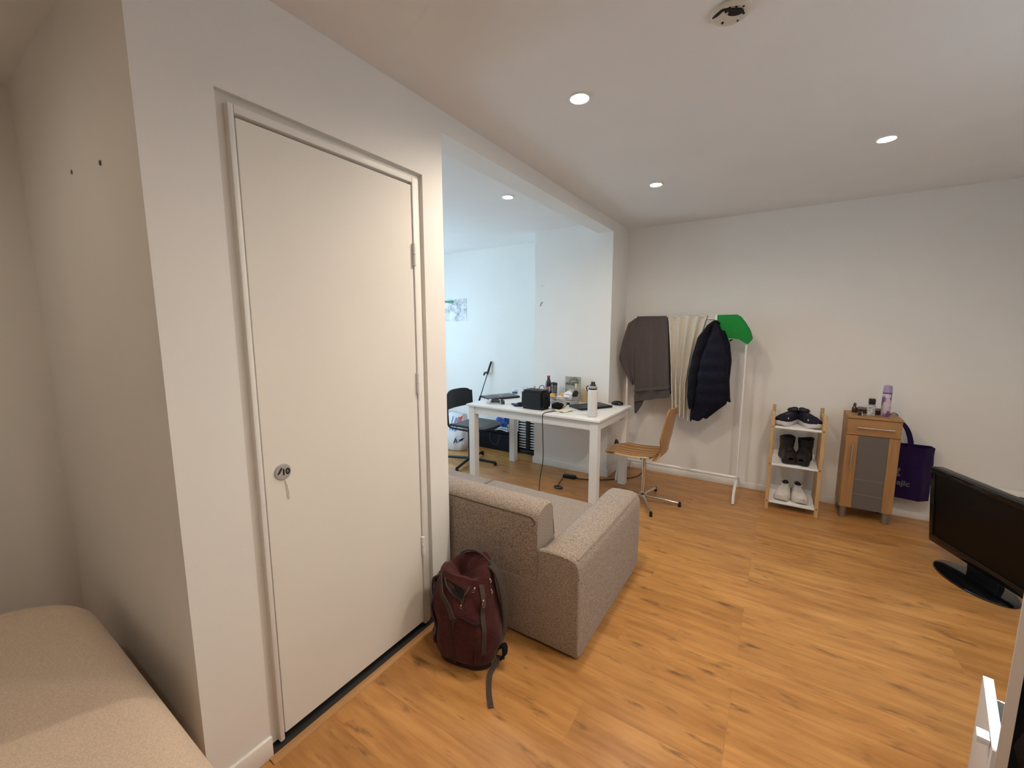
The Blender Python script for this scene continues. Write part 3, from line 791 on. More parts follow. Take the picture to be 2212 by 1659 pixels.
# whey pouch
wp = thing('powder_pouch', 'standing grey pouch marked WHEY at the back of the table', 'pouch', T(-.338, 3.675), math.radians(8))
def pouch(sgn):
    def f(u, v):
        hw = .078
        d = .034*(1-u)**.8*math.sin(PI*v)**.5 + .002
        return (-hw + 2*hw*v, sgn*d + .003*noise.noise(Vector((u*5, v*5, sgn))), .235*u)
    return f
b = MB().grid(pouch(-1), 14, 14); b.grid(pouch(1), 14, 14)
bmesh.ops.remove_doubles(b.bm, verts=b.bm.verts, dist=.0035)
POUCH = mat('pouch_film', (.36, .36, .31), .3, spec=.6)
obj('pouch', b, POUCH, wp, local=True)
PR = root_matrix(wp)
INK = mat('pouch_ink', (.05, .05, .045), .5)
text('lettering', 'WHEY', .042, INK, wp, PR @ frame((-.012, -.0195, .165), (1, 0, 0), (0, .14, 1)), bold=.0008)
b = MB()
for rr, w_ in ((.046, .004), (.034, .003), (.024, .002)):
    b.tube([PR @ Vector((.012+rr*math.cos(a), -.0165+.035*math.sin(a)*0-.0+.00*rr, .185+rr*.95*math.sin(a))) for a in [(-.35+k/20*PI*1.12) for k in range(21)]], w_*.5, 6)
obj('emblem', b, INK, wp)
cl = MB().box((.030, -.028, .128), (.044, -.018, .172)); obj('clip', cl, mat('pale_clip', (.82, .80, .66), .4), wp, local=True, bevel=.003)
# small white tub at the back left
jr = thing('tub', 'small white tub with blue label behind the slate laptop', 'tub', T(-1.040, 3.715))
obj('cup', MB().lathe([(.026, 0), (.028, .002), (.029, .045)], seg=24), WHITEP, jr, local=True)
obj('label', MB().lathe([(.0290, .006), (.0294, .008), (.0298, .026), (.0294, .028)], seg=24, cap=False), mat('blue_label', (.05, .08, .25), .5), jr, local=True)
obj('lid', MB().lathe([(.030, .0455), (.030, .055), (.028, .056)], seg=24), WHITEP, jr, local=True)
# phone charger cable hanging from the table to the floor
b = MB().tube(smoothpath([T(-.225, 3.33, .030), T(-.230, 3.22, .004), T(-.245, 3.08, .003), T(-.268, 2.965, .003), (-.272, 2.945, .70), (-.268, 2.948, .52), (-.266, 2.95, .35), (-.300, 2.96, .16), (-.315, 2.97, .03), (-.300, 2.93, .005), (-.24, 2.86, .004)], 8), .0035, 7)
b.box(T(-.236, 3.325, .022), T(-.214, 3.345, .042))
tag(obj('charging_cable', b, BLACK, loc=T(-.25, 3.1)), 'thin black cable hanging from the table front to the floor', 'cable')

# ------------------------------------------------------------------ floor electrics
pa = thing('power_adapter', 'black power adapter brick on the floor under the table', 'power adapter', (-.29, 3.53, 0), math.radians(4))
obj('brick', MB().box((-.062, -.026, 0), (.062, .026, .030)), BLACK, pa, local=True, bevel=.004)
obj('strain_relief', MB().tube([(.062, 0, .012), (.10, 0, .009)], [.009, .004], 10), BLACK, pa, local=True)
PM = root_matrix(pa)
b = MB().tube(smoothpath([PM @ Vector((.10, 0, .008)), (-.12, 3.57, .005), (.0, 3.64, .005), (.17, 3.80, .005), (.27, 3.92, .02), (.285, 3.99, .10), (.20, 4.0, .24), (.10, 4.0, .29), (.05, 3.991, .285)], 8), .0045, 8)
obj('mains_lead', b, BLACK, pa)
b = MB().cyl((.0005, 3.991, .283), (.012, 3.991, .283), .040, seg=24).tube([(.012, 3.991, .283), (.03, 3.991, .284), (.052, 3.991, .285)], [.026, .018, .010], 16)
obj('plug', b, BLACK, pa)
b = MB().tube(smoothpath([PM @ Vector((-.062, -.01, .010)), (-.335, 3.46, .004), (-.305, 3.33, .004), (-.285, 3.27, .004)], 6), .003, 6)
for k in range(2):
    b.tube([(-.262+(.038+.006*k)*math.cos(a), 3.235+(.022+.004*k)*math.sin(a), .006+.006*k) for a in [2*PI*i/20 for i in range(21)]], .004, 6)
obj('output_lead', b, BLACK, pa)

# ------------------------------------------------------------------ wooden swivel chair
def build_wood_chair():
    X, Y = .46, 3.362
    ch = thing('swivel_chair', 'brown plywood swivel chair on chrome star base by the table', 'chair', (X, Y, 0))
    for deg in (11, -62, 83, 200):
        a = math.radians(deg); d = Vector((math.cos(a), math.sin(a), 0))
        leg = obj('leg', MB().tube([Vector((X, Y, .055)) + d*.02, Vector((X, Y, .030)) + d*.285], [.012, .0095], 12), CHROME, ch)
        obj('foot', MB().cyl(Vector((X, Y, .0)) + d*.285, Vector((X, Y, .040)) + d*.285, .013, .011, 12), BLACK, leg)
    obj('hub', MB().lathe([(.028, .035), (.030, .045), (.030, .068), (.018, .078)], (X, Y, 0), 20), CHROME, ch)
    obj('column', MB().cyl((X, Y, .078), (X, Y, .395), .0165, seg=20), CHROME, ch)
    obj('mount', MB().box((X-.07, Y-.07, .395), (X+.07, Y+.07, .404)), BLACK, ch, bevel=.003)
    # seat shell: front edge rolls down at -x
    def seat(u, v):      # u: front to back, v: near to far
        x = .165 + .400*u
        yw = .185*(1 - .10*(1-u)**3 - .06*u**4)
        y = Y - yw + 2*yw*v
        z = .426 - .05*max(0, .22-u)**1.6*4 - .012*math.sin(PI*u) + .012*(2*v-1)**2
        # rounded front corners
        cr = max(0, abs(2*v-1)-.62)/.38
        x += .060*cr**2.2*(1-u)**2 - .02*cr**2.2*u
        return (x, y, z)
    obj('seat', MB().grid(seat, 22, 18), ZEBRA, ch, solid=.011)
    def back(u, v):      # u: bottom to top
        zz = [(0, .565, .417), (.10, .598, .424), (.20, .622, .450), (.34, .636, .51), (.55, .650, .61), (.78, .670, .72), (1, .690, .825)]
        for (u0, x0, z0), (u1, x1, z1) in zip(zz, zz[1:]):
            if u <= u1+1e-6:
                f = (u-u0)/(u1-u0); x = x0+(x1-x0)*f; z = z0+(z1-z0)*f; break
        hw = [(0, .176), (.15, .165), (.26, .130), (.36, .142), (.5, .194), (.7, .188), (.86, .176), (.95, .160), (1, .130)]
        for (u0, w0), (u1, w1) in zip(hw, hw[1:]):
            if u <= u1+1e-6:
                f = (u-u0)/(u1-u0); f = f*f*(3-2*f); wd = w0+(w1-w0)*f; break
        y = Y - wd + 2*wd*v
        return (x - .022*(2*v-1)**2*min(1, u*2.5), y, z)
    obj('backrest', MB().grid(back, 40, 16), PLY, ch, solid=.010)
    for x, y in ((.255, Y-.12), (.255, Y+.10), (.50, Y-.12), (.50, Y+.12), (.38, Y-.13), (.38, Y+.14)):
        obj('screw_cap', MB().ball((x, y, .424), .0065, (1, 1, .5), 10), mat('dark_screw', (.05, .025, .01), .5), ch)
build_wood_chair()

# ------------------------------------------------------------------ black chair in the nook
def build_black_chair():
    X, Y = -1.40, 3.375
    ch = thing('side_chair', 'black chair with star base at the left end of the table', 'chair', (X, Y, 0))
    for a in (-77, 12, 100, 190):
        a = math.radians(a); d = Vector((math.cos(a), math.sin(a), 0))
        leg = obj('leg', MB().tube([Vector((X, Y, .050)) + d*.01, Vector((X, Y, .030)) + d*.30], [.016, .014], 12), BLACK, ch)
        obj('foot', MB().cyl(Vector((X, Y, 0)) + d*.30, Vector((X, Y, .034)) + d*.30, .016, .015, 12), BLACKM, leg)
    obj('column', MB().cyl((X, Y, .03), (X, Y, .385), .017, seg=18), mat('black_metal', (.01, .01, .011), .25, .3), ch)
    obj('mount', MB().box((X-.09, Y-.06, .385), (X+.09, Y+.06, .402)), BLACK, ch, bevel=.004)
    def seat(u, v):
        x = -1.50 + .40*u; y = Y - .20 + .40*v
        cr = max(0, abs(2*v-1)-.7)/.3
        return (x - .05*cr**2*(u > .5)*(2*u-1), y, .432 + .010*(2*v-1)**2 - .035*max(0, u-.8)**1.5*5)
    obj('seat', MB().grid(seat, 16, 14), mat('black_seat', (.018, .020, .023), .38), ch, solid=.022)
    MT = MATS['black_metal']
    for sy in (-1, 1):
        y = Y + sy*.205
        obj('frame_tube', MB().tube(smoothpath([(-1.18, y, .412), (-1.40, y, .412), (-1.48, y, .416), (-1.515, y, .45), (-1.525, y, .60), (-1.535, y-.0*sy, .76)], 6), .011, 10), MT, ch)
    def back(u, v):
        z = .60 + .195*u; wd = .205*(1 - .22*max(0, u-.55)**2*4)
        y = Y - wd + 2*wd*v
        return (-1.522 - .014*u - .030*(1-(2*v-1)**2), y, z - .02*(2*v-1)**4*u)
    obj('backrest', MB().grid(back, 12, 18), mat('black_back', (.010, .010, .012), .45), ch, solid=.016)
build_black_chair()

# ------------------------------------------------------------------ items in the nook
# leaning pole
P0, P1 = Vector((-1.945, 3.98, .012)), Vector((-1.672, 4.155, 1.035))
dv = P1 - P0
pt = lambda f: P0 + dv*f
po = thing('grabber_pole', 'thin black grabber pole leaning on the nook wall', 'pole', P0)
obj('shaft', MB().tube([pt(0), pt(.84)], .006, 10), mat('dark_steel', (.05, .055, .06), .4, .5), po)
obj('grip', MB().tube([pt(.84), pt(.86), pt(.985), pt(1.0)], [.008, .013, .012, .006], 12), BLACK, po)
obj('trigger', MB().tube([pt(.87), pt(.865) + Vector((-.05, 0, -.01)), pt(.845) + Vector((-.055, 0, -.02))], [.011, .013, .010], 8), BLACK, po)
obj('collar', MB().tube([pt(.515), pt(.575)], [.013, .012], 10), BLACK, po)
obj('tip', MB().tube([pt(0), pt(.02)], [.010, .009], 10), BLACKM, po)
# map poster
def mapmat():
    m = mat('city_map_print', (.6, .6, .6), .6)
    v = coords(m)
    vo = N(m, 'ShaderNodeTexVoronoi', feature='DISTANCE_TO_EDGE'); vo.inputs['Scale'].default_value = 26; L(m, v, vo.inputs['Vector'])
    n1 = noise_tex(m, v, 14, 5, .6)
    c = ramp(m, n1, [(.36, (.30, .30, .36)), (.5, (.58, .57, .60)), (.62, (.80, .80, .80))])
    e = N(m, 'ShaderNodeMapRange'); e.inputs['From Min'].default_value = .01; e.inputs['From Max'].default_value = .05; L(m, vo.outputs['Distance'], e.inputs['Value'])
    L(m, mixc(m, e.outputs[0], (.86, .86, .84), c), bsdf(m).inputs['Base Color'])
    return m
mp_ = thing('map_poster', 'unframed street map poster on the blue-lit nook wall', 'poster', (-2.42, D, 1.53))
obj('sheet', MB().box((-2.77, D-.004, 1.536), (-2.068, D-.001, 1.82)), mapmat(), mp_, smooth=False)
pk = smoothpath([(-2.43, D-.0045, 1.805), (-2.36, D-.0045, 1.80), (-2.30, D-.0045, 1.808), (-2.27, D-.0045, 1.785), (-2.30, D-.0045, 1.765), (-2.37, D-.0045, 1.772), (-2.43, D-.0045, 1.785), (-2.43, D-.0045, 1.805)], 4)[:-1]
b = MB(); b.bm.faces.new([b.bm.verts.new(p) for p in pk]); obj('park_patch', b, mat('map_green', (.10, .27, .17), .6), mp_, smooth=False)
# black storage box with papers and a blue bag
bx = thing('storage_box', 'low black storage box on the floor under the table', 'box', (-1.42, 4.03, 0))
b = MB().box((-1.69, 3.905, .0), (-1.165, 4.155, .205)); obj('body', b, fabric('black_felt', (.006, .007, .012), (.012, .013, .02), 200, .2), bx, bevel=.012, bseg=3)
b = MB().box((-1.695, 3.90, .207), (-1.16, 4.157, .232)); obj('lid', b, BLACKCLOTH, bx, bevel=.008, bseg=3)
obj('cord_loop', MB().tube(smoothpath([(-1.50, 3.894, .205), (-1.51, 3.893, .13), (-1.46, 3.893, .075), (-1.40, 3.893, .09), (-1.36, 3.893, .20)], 8), .0022, 6), mat('grey_cord', (.10, .10, .11), .6), bx)
b = MB().grid(lambda u, v: (-1.47+.28*u, 3.93+.17*v, .236+.012*math.sin(u*5+v*2)**2), 10, 8)
tag(obj('paper_sheet', b, mat('white_paper', (.80, .78, .78), .8), loc=(-1.33, 4.0, .234), solid=.0012), 'white paper sheets lying on the black storage box', 'paper')
b = MB().ball((-1.40, 4.00, .345), .082, (1.05, .8, .88), 24, .55, 21)
def bluem():
    m = mat('blue_plastic_film', (.02, .10, .5), .25, spec=.6)
    v = coords(m); f = noise_tex(m, v, 11, 3)
    L(m, ramp(m, f, [(.40, (.006, .035, .25)), (.52, (.015, .11, .55)), (.62, (.10, .42, .60)), (.72, (.5, .75, .8))]), bsdf(m).inputs['Base Color'])
    return m
tag(obj('snack_bag', b, bluem(), loc=(-1.40, 4.0, .25)), 'crumpled shiny blue bag on the black storage box', 'bag')
b = MB().tube(smoothpath([(-1.27, 3.98, .44), (-1.262, 3.94, .36), (-1.25, 3.92, .26), (-1.22, 3.905, .240), (-1.19, 3.90, .236)], 8), .003, 6)
b.tube(smoothpath([(-1.47, 3.915, .242), (-1.38, 3.92, .262), (-1.30, 3.925, .262), (-1.24, 3.915, .245), (-1.20, 3.91, .236)], 8), .003, 6)
b.tube(smoothpath([(-1.27, 3.96, .42), (-1.28, 3.93, .30), (-1.25, 3.91, .245)], 6), .003, 6)
tag(obj('cable', b, BLACK, loc=(-1.3, 3.95, .24)), 'thin dark cables over the papers on the storage box', 'cable')
# slatted tower
tw = thing('slatted_rack', 'black tower rack with pale horizontal slats next to pillar', 'rack', (-1.03, 4.03, 0))
obj('base', MB().box((-1.165, 3.955, 0), (-.845, 4.13, .045)), BLACK, tw, bevel=.006)
for x0, x1 in ((-1.158, -1.150), (-1.058, -1.000), (-.862, -.850)):
    obj('column', MB().box((x0, 3.975, .046), (x1, 4.12, .60)), BLACK, tw, bevel=.002)
for k in range(17):
    z = .062 + k*.031
    obj('slat', MB().box((-1.149, 3.978, z), (-1.059, 4.11, z+.010)).box((-.999, 3.978, z), (-.863, 4.11, z+.010)), WHITEP, tw, smooth=False)
# white shopping bag
wg = thing('shopping_bag', 'white plastic shopping bag with blue stripes slumped on floor', 'bag', (-1.93, 3.68, 0))
def wbag(u, v):
    a = 2*PI*v; ca, sa = math.cos(a), math.sin(a); e = .7
    rx = .235 - .03*u + .02*math.sin(PI*u); ry = .115 - .07*u**1.5
    k = 1 + .09*noise.noise(Vector((ca*2.4, sa*2.4, u*4+7)))
    return (-1.93 + rx*k*math.copysign(abs(ca)**e, ca)*(.82+.18*min(1, u*5)), 3.70 + ry*k*math.copysign(abs(sa)**e, sa)*(.75+.25*min(1, u*5)), .004 + .44*u*(1+.06*noise.noise(Vector((ca*3, sa*3, 1))))) 
b = MB().grid(wbag, 22, 52, wrap=True)
b.bm.verts.ensure_lookup_table(); b.bm.faces.new(list(reversed([b.bm.verts[j] for j in range(52)])))
obj('film', b, mat('white_bag_film', (.78, .80, .84), .4), wg)
def onbag(x, z):     # a point on the bag's front at world x, height z
    u = (z-.004)/.44
    best = min((wbag(u, .5+.5*k/160) for k in range(161)), key=lambda p: abs(p[0]-x))
    return Vector(best) + Vector((0, -.004, 0))
def patch(pts, m, name):
    n = 8; (xa, za), (xb, zb), (xc, zc), (xd, zd) = pts
    return obj(name, MB().grid(lambda u, v: onbag((xa+(xd-xa)*v)*(1-u)+(xb+(xc-xb)*v)*u, (za+(zd-za)*v)*(1-u)+(zb+(zc-zb)*v)*u), n, 3), m, wg)
BL = mat('bag_blue_ink', (.10, .24, .50), .5); DK = mat('bag_dark_ink', (.015, .015, .04), .5)
patch([(-1.90, .235), (-1.865, .40), (-1.855, .40), (-1.89, .235)], BL, 'stripe')
patch([(-1.865, .235), (-1.825, .39), (-1.805, .39), (-1.845, .235)], BL, 'stripe')
patch([(-1.825, .235), (-1.79, .385), (-1.765, .385), (-1.80, .235)], BL, 'stripe')
patch([(-1.81, .345), (-1.79, .40), (-1.735, .42), (-1.75, .33)], mat('bag_red_ink', (.70, .10, .05), .5), 'red_mark')
p = onbag(-1.80, .125)
text('lettering', 'A', .085, DK, wg, frame(p + Vector((0, -.008, 0)), (1, .12, .25), (.1, 0, 1)), shear=.3, bold=.002)
patch([(-1.765, .118), (-1.745, .15), (-1.70, .165), (-1.715, .135)], DK, 'stripe')

# ------------------------------------------------------------------ clothes rack
YR = 3.925
rk = thing('clothes_rack', 'white metal clothes rack against the far wall', 'clothes rack', (.62, YR, 0))
xl, xr, zb = .115, 1.098, 1.515
obj('rail', MB().tube(smoothpath([(xl, YR, 1.36), (xl, YR, 1.44), (xl+.02, YR, 1.485), (xl+.07, YR, zb), (.4, YR, zb+.003), (.8, YR, zb+.003), (xr-.07, YR, zb), (xr-.02, YR, 1.485), (xr, YR, 1.44), (xr, YR, 1.36)], 6), .0105, 12), WHITEMET, rk)
for x in (xl, xr):
    obj('post', MB().cyl((x, YR, .12), (x, YR, 1.36), .009, seg=12), WHITEMET, rk)
    obj('foot', MB().tube(smoothpath([(x, YR-.225, 0.006), (x, YR-.215, .06), (x, YR-.17, .108), (x, YR-.06, .125), (x, YR, .130), (x, YR+.08, .125), (x, YR+.17, .105), (x, YR+.208, .06), (x, YR+.216, .006)], 6), .0115, 12), WHITEMET, rk)
obj('lower_bar', MB().cyl((xl, YR, .160), (xr, YR, .160), .0125, seg=12), WHITEMET, rk)

def sheet(name, m, parent, corners, nu, nv, folds, amp, yplane, depth_sign=-1, solid=.005, amp0=.1, sag=.0, seed=0):
    """hanging cloth: corners TL, TR, BR, BL in (x, z); folds run downwards and deepen"""
    (ax, az), (bx_, bz), (cx, cz), (dx, dz) = corners
    def f(u, v):
        x = (ax+(bx_-ax)*v)*(1-u) + (dx+(cx-dx)*v)*u
        z = (az+(bz-az)*v)*(1-u) + (dz+(cz-dz)*v)*u - sag*math.sin(PI*v)*u
        k = amp*(amp0+(1-amp0)*min(1, u*1.6))
        y = yplane + depth_sign*(k*(.5+.5*math.sin(folds*v*2*PI + seed + .7*u)) + .006*noise.noise(Vector((v*6, u*5, seed))))
        x += .25*k*math.cos(folds*v*2*PI + seed)
        return (x, y, z)
    return obj(name, MB().grid(f, nu, nv), m, parent, solid=solid)
# charcoal towel folded over the rail, one side swinging out at the left end
ct = thing('bath_towel', 'large charcoal bath towel over the left end of the rack', 'towel', (.32, YR, 1.5))
sheet('front_layer', DARKT, ct, [(.185, 1.532), (.470, 1.535), (.527, .815), (.200, .742)], 26, 40, 2.2, .022, YR-.018, seed=1)
sheet('back_layer', DARKT, ct, [(.20, 1.532), (.478, 1.535), (.545, .845), (.205, .73)], 24, 24, 1.5, .02, YR+.018, 1, seed=2)
obj('fold', MB().grid(lambda u, v: (.19+.285*v+.003*u, YR + .022*math.cos(PI*u), 1.532 + .006*v*0 + .014*math.sin(PI*u)), 8, 16), DARKT, ct, solid=.005)
def side(u, v):    # the flap over the rack's end
    top = Vector((.175+.01*v, YR-.012, 1.525)); 
    prof = [(0, .180, 1.53), (.12, .115, 1.48), (.45, .066, 1.29), (.72, .040, 1.145), (.86, .10, 1.02), (1, .175, .90)]
    for (u0, x0, z0), (u1, x1, z1) in zip(prof, prof[1:]):
        if u <= u1+1e-6:
            t = (u-u0)/(u1-u0); x = x0+(x1-x0)*t; z = z0+(z1-z0)*t; break
    xi = .190 + .008*u; zi = 1.53 - .62*u
    return (x*(1-v)+xi*v, YR-.026 - .018*(1-v)*math.sin(PI*min(1, u*1.2)) - .012*math.sin(3*PI*v)*u, z*(1-v)+zi*v)
obj('side_flap', MB().grid(side, 26, 14), DARKT, ct, solid=.005)
def tail(u, v):
    x0, x1 = .188+.01*u, .285-.05*u**2
    return (x0+(x1-x0)*v, YR+.004-.014*math.sin(PI*v), .80-.165*u + .03*v*u - .02*math.sin(PI*v)*u)
obj('hanging_corner', MB().grid(tail, 10, 10), DARKT, ct, solid=.005)
obj('woven_band', MB().grid(lambda u, v: (.2015+.320*v-.004*(1-u), YR-.046-.002*math.sin(v*9), .845+.030*u+.050*v*1.0-.004), 3, 24), fabric('towel_band', (.075, .06, .057), (.10, .082, .078), 200, .2), ct, solid=.003)
# cream towel gathered in folds
wt = thing('blanket', 'cream towel hanging in folds in the middle of rack', 'towel', (.6, YR, 1.5))
def cream(sgn, dz=0):
    tl, tr = (.474, 1.536), (.792, 1.534); bl, br = (.548, .690), (.682, .625)
    def f(u, v):
        e = u**.75
        xl_ = tl[0]+(bl[0]-tl[0])*min(1, u*1.05)**.9; xr_ = tr[0]+(br[0]-tr[0])*min(1, u*1.5)**.8
        x = xl_+(xr_-xl_)*v; z = tl[1]+(bl[1]-tl[1]+dz)*u + ((br[1]-bl[1])*u)*v
        k = .012+.045*min(1, u*1.4)
        y = YR + sgn*(.018 + k*(.5+.5*math.sin(4.1*2*PI*v**1.1+.8)) + .005*noise.noise(Vector((v*8, u*4, 3))))
        return (x+.2*k*math.cos(4.1*2*PI*v), y, z)
    return f
obj('front_layer', MB().grid(cream(-1), 28, 56), CREAMT, wt, solid=.005)
obj('back_layer', MB().grid(cream(1, .12), 20, 40), CREAMT, wt, solid=.005)
obj('fold', MB().grid(lambda u, v: (.462+.33*v, YR+.024*math.cos(PI*u), 1.532+.016*math.sin(PI*u)+.003*math.sin(v*60)), 8, 40), CREAMT, wt, solid=.005)
# navy padded jacket on a hanger
jk = thing('jacket', 'navy blue padded jacket hanging on the rack', 'jacket', (.86, YR, 1.5))
def interp(tab, t):
    for (t0, *a), (t1, *b2) in zip(tab, tab[1:]):
        if t <= t1+1e-9:
            f = (t-t0)/(t1-t0); return [p+(q_-p)*f for p, q_ in zip(a, b2)]
    return list(tab[-1][1:])
# z (down), x left, x right
body_tab = [(0, 1.492, .852, .878), (.06, 1.450, .835, .900), (.14, 1.385, .815, .928), (.28, 1.270, .778, .972), (.40, 1.17, .752, .990), (.55, 1.05, .737, .990), (.70, .93, .732, .992), (.80, .85, .722, .998), (.88, .79, .712, .985), (.94, .735, .708, .930), (.985, .668, .708, .862), (1, .648, .715, .845)]
def jbody(u, v):
    z, x0, x1 = interp(body_tab, u)
    a = 2*PI*v; ca, sa = math.cos(a), math.sin(a); e = .75
    cx, hw = (x0+x1)/2, (x1-x0)/2
    hd = .020 + .055*math.sin(PI*min(1, u*.75+.12))
    puff = 1 + .035*math.sin(u*46) *(.4+.6*abs(sa)) + .05*noise.noise(Vector((ca*2, sa*2, u*7)))
    zz = z + u**4*(.022*ca + .012*math.sin(5*a))
    return (cx + hw*math.copysign(abs(ca)**e, ca)*(1+.015*math.sin(u*46)), YR - .055 + hd*puff*math.copysign(abs(sa)**e, sa), zz)
b = MB().grid(jbody, 56, 44, wrap=True)
b.bm.verts.ensure_lookup_table(); b.bm.faces.new(list(reversed([b.bm.verts[j] for j in range(44)])))
obj('body', b, NAVY, jk)
def sleeve(tab, hd, yc):
    def f(u, v):
        z, x0, x1 = interp(tab, u); a = 2*PI*v
        cx, hw = (x0+x1)/2, (x1-x0)/2
        return (cx + hw*math.cos(a), yc + hd*(1+.10*math.sin(u*30))*math.sin(a), z + .006*math.sin(3*a))
    return f
SLV = fabric('navy_nylon_dark', (.003, .003, .006), (.006, .006, .011), 60, .15, 0, .6)
b = MB().grid(sleeve([(0, 1.455, .80, .85), (.14, 1.36, .735, .83), (.35, 1.20, .700, .79), (.6, 1.02, .677, .76), (.85, .85, .676, .75), (.97, .755, .690, .74), (1, .735, .700, .735)], .045, YR-.075), 40, 20, wrap=True); obj('sleeve', b, SLV, jk)
b = MB().grid(sleeve([(0, 1.42, .90, .935), (.2, 1.30, .925, .985), (.4, 1.17, .935, 1.004), (.7, 1.0, .94, .998), (.95, .85, .95, 1.012), (1, .825, .955, 1.018)], .04, YR-.05), 40, 20, wrap=True); obj('sleeve', b, SLV, jk)
obj('collar', MB().tube(smoothpath([(.815, YR-.085, 1.447), (.835, YR-.09, 1.463), (.865, YR-.08, 1.487), (.885, YR-.05, 1.47)], 6), .018, 10), SLV, jk)
obj('drawcord', MB().tube([(1.000+.012*math.cos(a), YR-.06, .783+.018*math.sin(a)) for a in [2*PI*k/20 for k in range(21)]], .0012, 5), mat('pale_cord', (.35, .33, .30), .6), jk)
hg = thing('coat_hanger', 'white hanger hook holding the navy jacket on the rail', 'hanger', (.865, YR, 1.5))
obj('hook', MB().tube(smoothpath([(.866, YR-.012, 1.44), (.866, YR-.014, 1.50), (.866, YR-.012, 1.525), (.866, YR+.002, 1.533), (.866, YR+.016, 1.522), (.866, YR+.018, 1.505)], 6), .0045, 8), WHITEP, hg)
obj('clip_strip', MB().box((.853, YR-.020, 1.462), (.872, YR-.016, 1.545)), WHITEP, hg, bevel=.001)
# green cloth over the right corner
gt = thing('cloth', 'bright green microfibre cloth draped over the rack corner', 'cloth', (1.0, YR, 1.5))
def green(u, v):
    # v along the rail to the right corner, u downwards
    tab = [(0, .868, 1.536, .895, 1.352), (.30, .935, 1.537, .965, 1.350), (.60, 1.015, 1.537, 1.045, 1.343), (.72, 1.045, 1.520, 1.078, 1.322), (.84, 1.080, 1.478, 1.108, 1.303), (1, 1.118, 1.41, 1.140, 1.345)]
    xt, zt, xb, zb_ = interp(tab, v)
    y = YR - .018 - .016*u*(.5+.5*math.sin(v*13)) - .010*math.sin(PI*u) + .06*max(0, v-.75)*u
    return (xt+(xb-xt)*u, y, zt+(zb_-zt)*u)
obj('front_layer', MB().grid(green, 16, 40), GREENT, gt, solid=.003)
def greenb(u, v):
    x, y, z = green(u*.85, v); return (x+.004, 2*YR - y + .004, z)
obj('back_layer', MB().grid(greenb, 14, 36), GREENT, gt, solid=.003)
obj('fold', MB().grid(lambda u, v: (green(0, v)[0]+.002*u, YR+.019*math.cos(PI*u), green(0, v)[2]+.012*math.sin(PI*u)-.001), 8, 36), GREENT, gt, solid=.003)
obj('edging', MB().tube([Vector(green(u/12, 0)) + Vector((0, -.002, 0)) for u in range(13)] + [Vector(green(1, v/30)) + Vector((0, -.002, 0)) for v in range(1, 19)], .0022, 5), GREENE, gt)
obj('hanging_corner', MB().grid(lambda u, v: (.975+.045*v-.01*u, YR+.03, 1.362-.045*u*(1-v*.7)), 5, 5), GREENT, gt, solid=.003)

# ------------------------------------------------------------------ shoe rack
sr = thing('shoe_rack', 'narrow pine and white three-shelf shoe rack by the wall', 'shoe rack', (1.49, 3.95, 0))
for x in (1.318, 1.640):
    obj('post', MB().prism([(3.765, 0), (3.795, 0), (3.795, .790), (3.765, .775)], x, x+.024, 'x'), PINE, sr, bevel=.003, smooth=False)
    obj('post', MB().prism([(4.045, 0), (4.075, 0), (4.075, .805), (4.045, .805)], x, x+.024, 'x'), PINE, sr, bevel=.003, smooth=False)
    obj('cross_rail', MB().box((x+.004, 3.796, .735), (x+.020, 4.044, .765)), PINE, sr, smooth=False)
    for z in (.672, .372, .066): obj('screw_head', MB().cyl((x+.012, 3.7635, z), (x+.012, 3.766, z), .005, seg=10), mat('screw_dark', (.08, .05, .03), .5), sr)
SH = [.675, .375, .068]
for z in SH:
    obj('shelf_board', MB().box((1.3425, 3.768, z-.012), (1.6395, 4.070, z+.003)), WHITEM, sr, bevel=.002, smooth=False)
    obj('back_lip', MB().box((1.3425, 4.060, z+.0035), (1.6395, 4.070, z+.045)), WHITEM, sr, smooth=False)

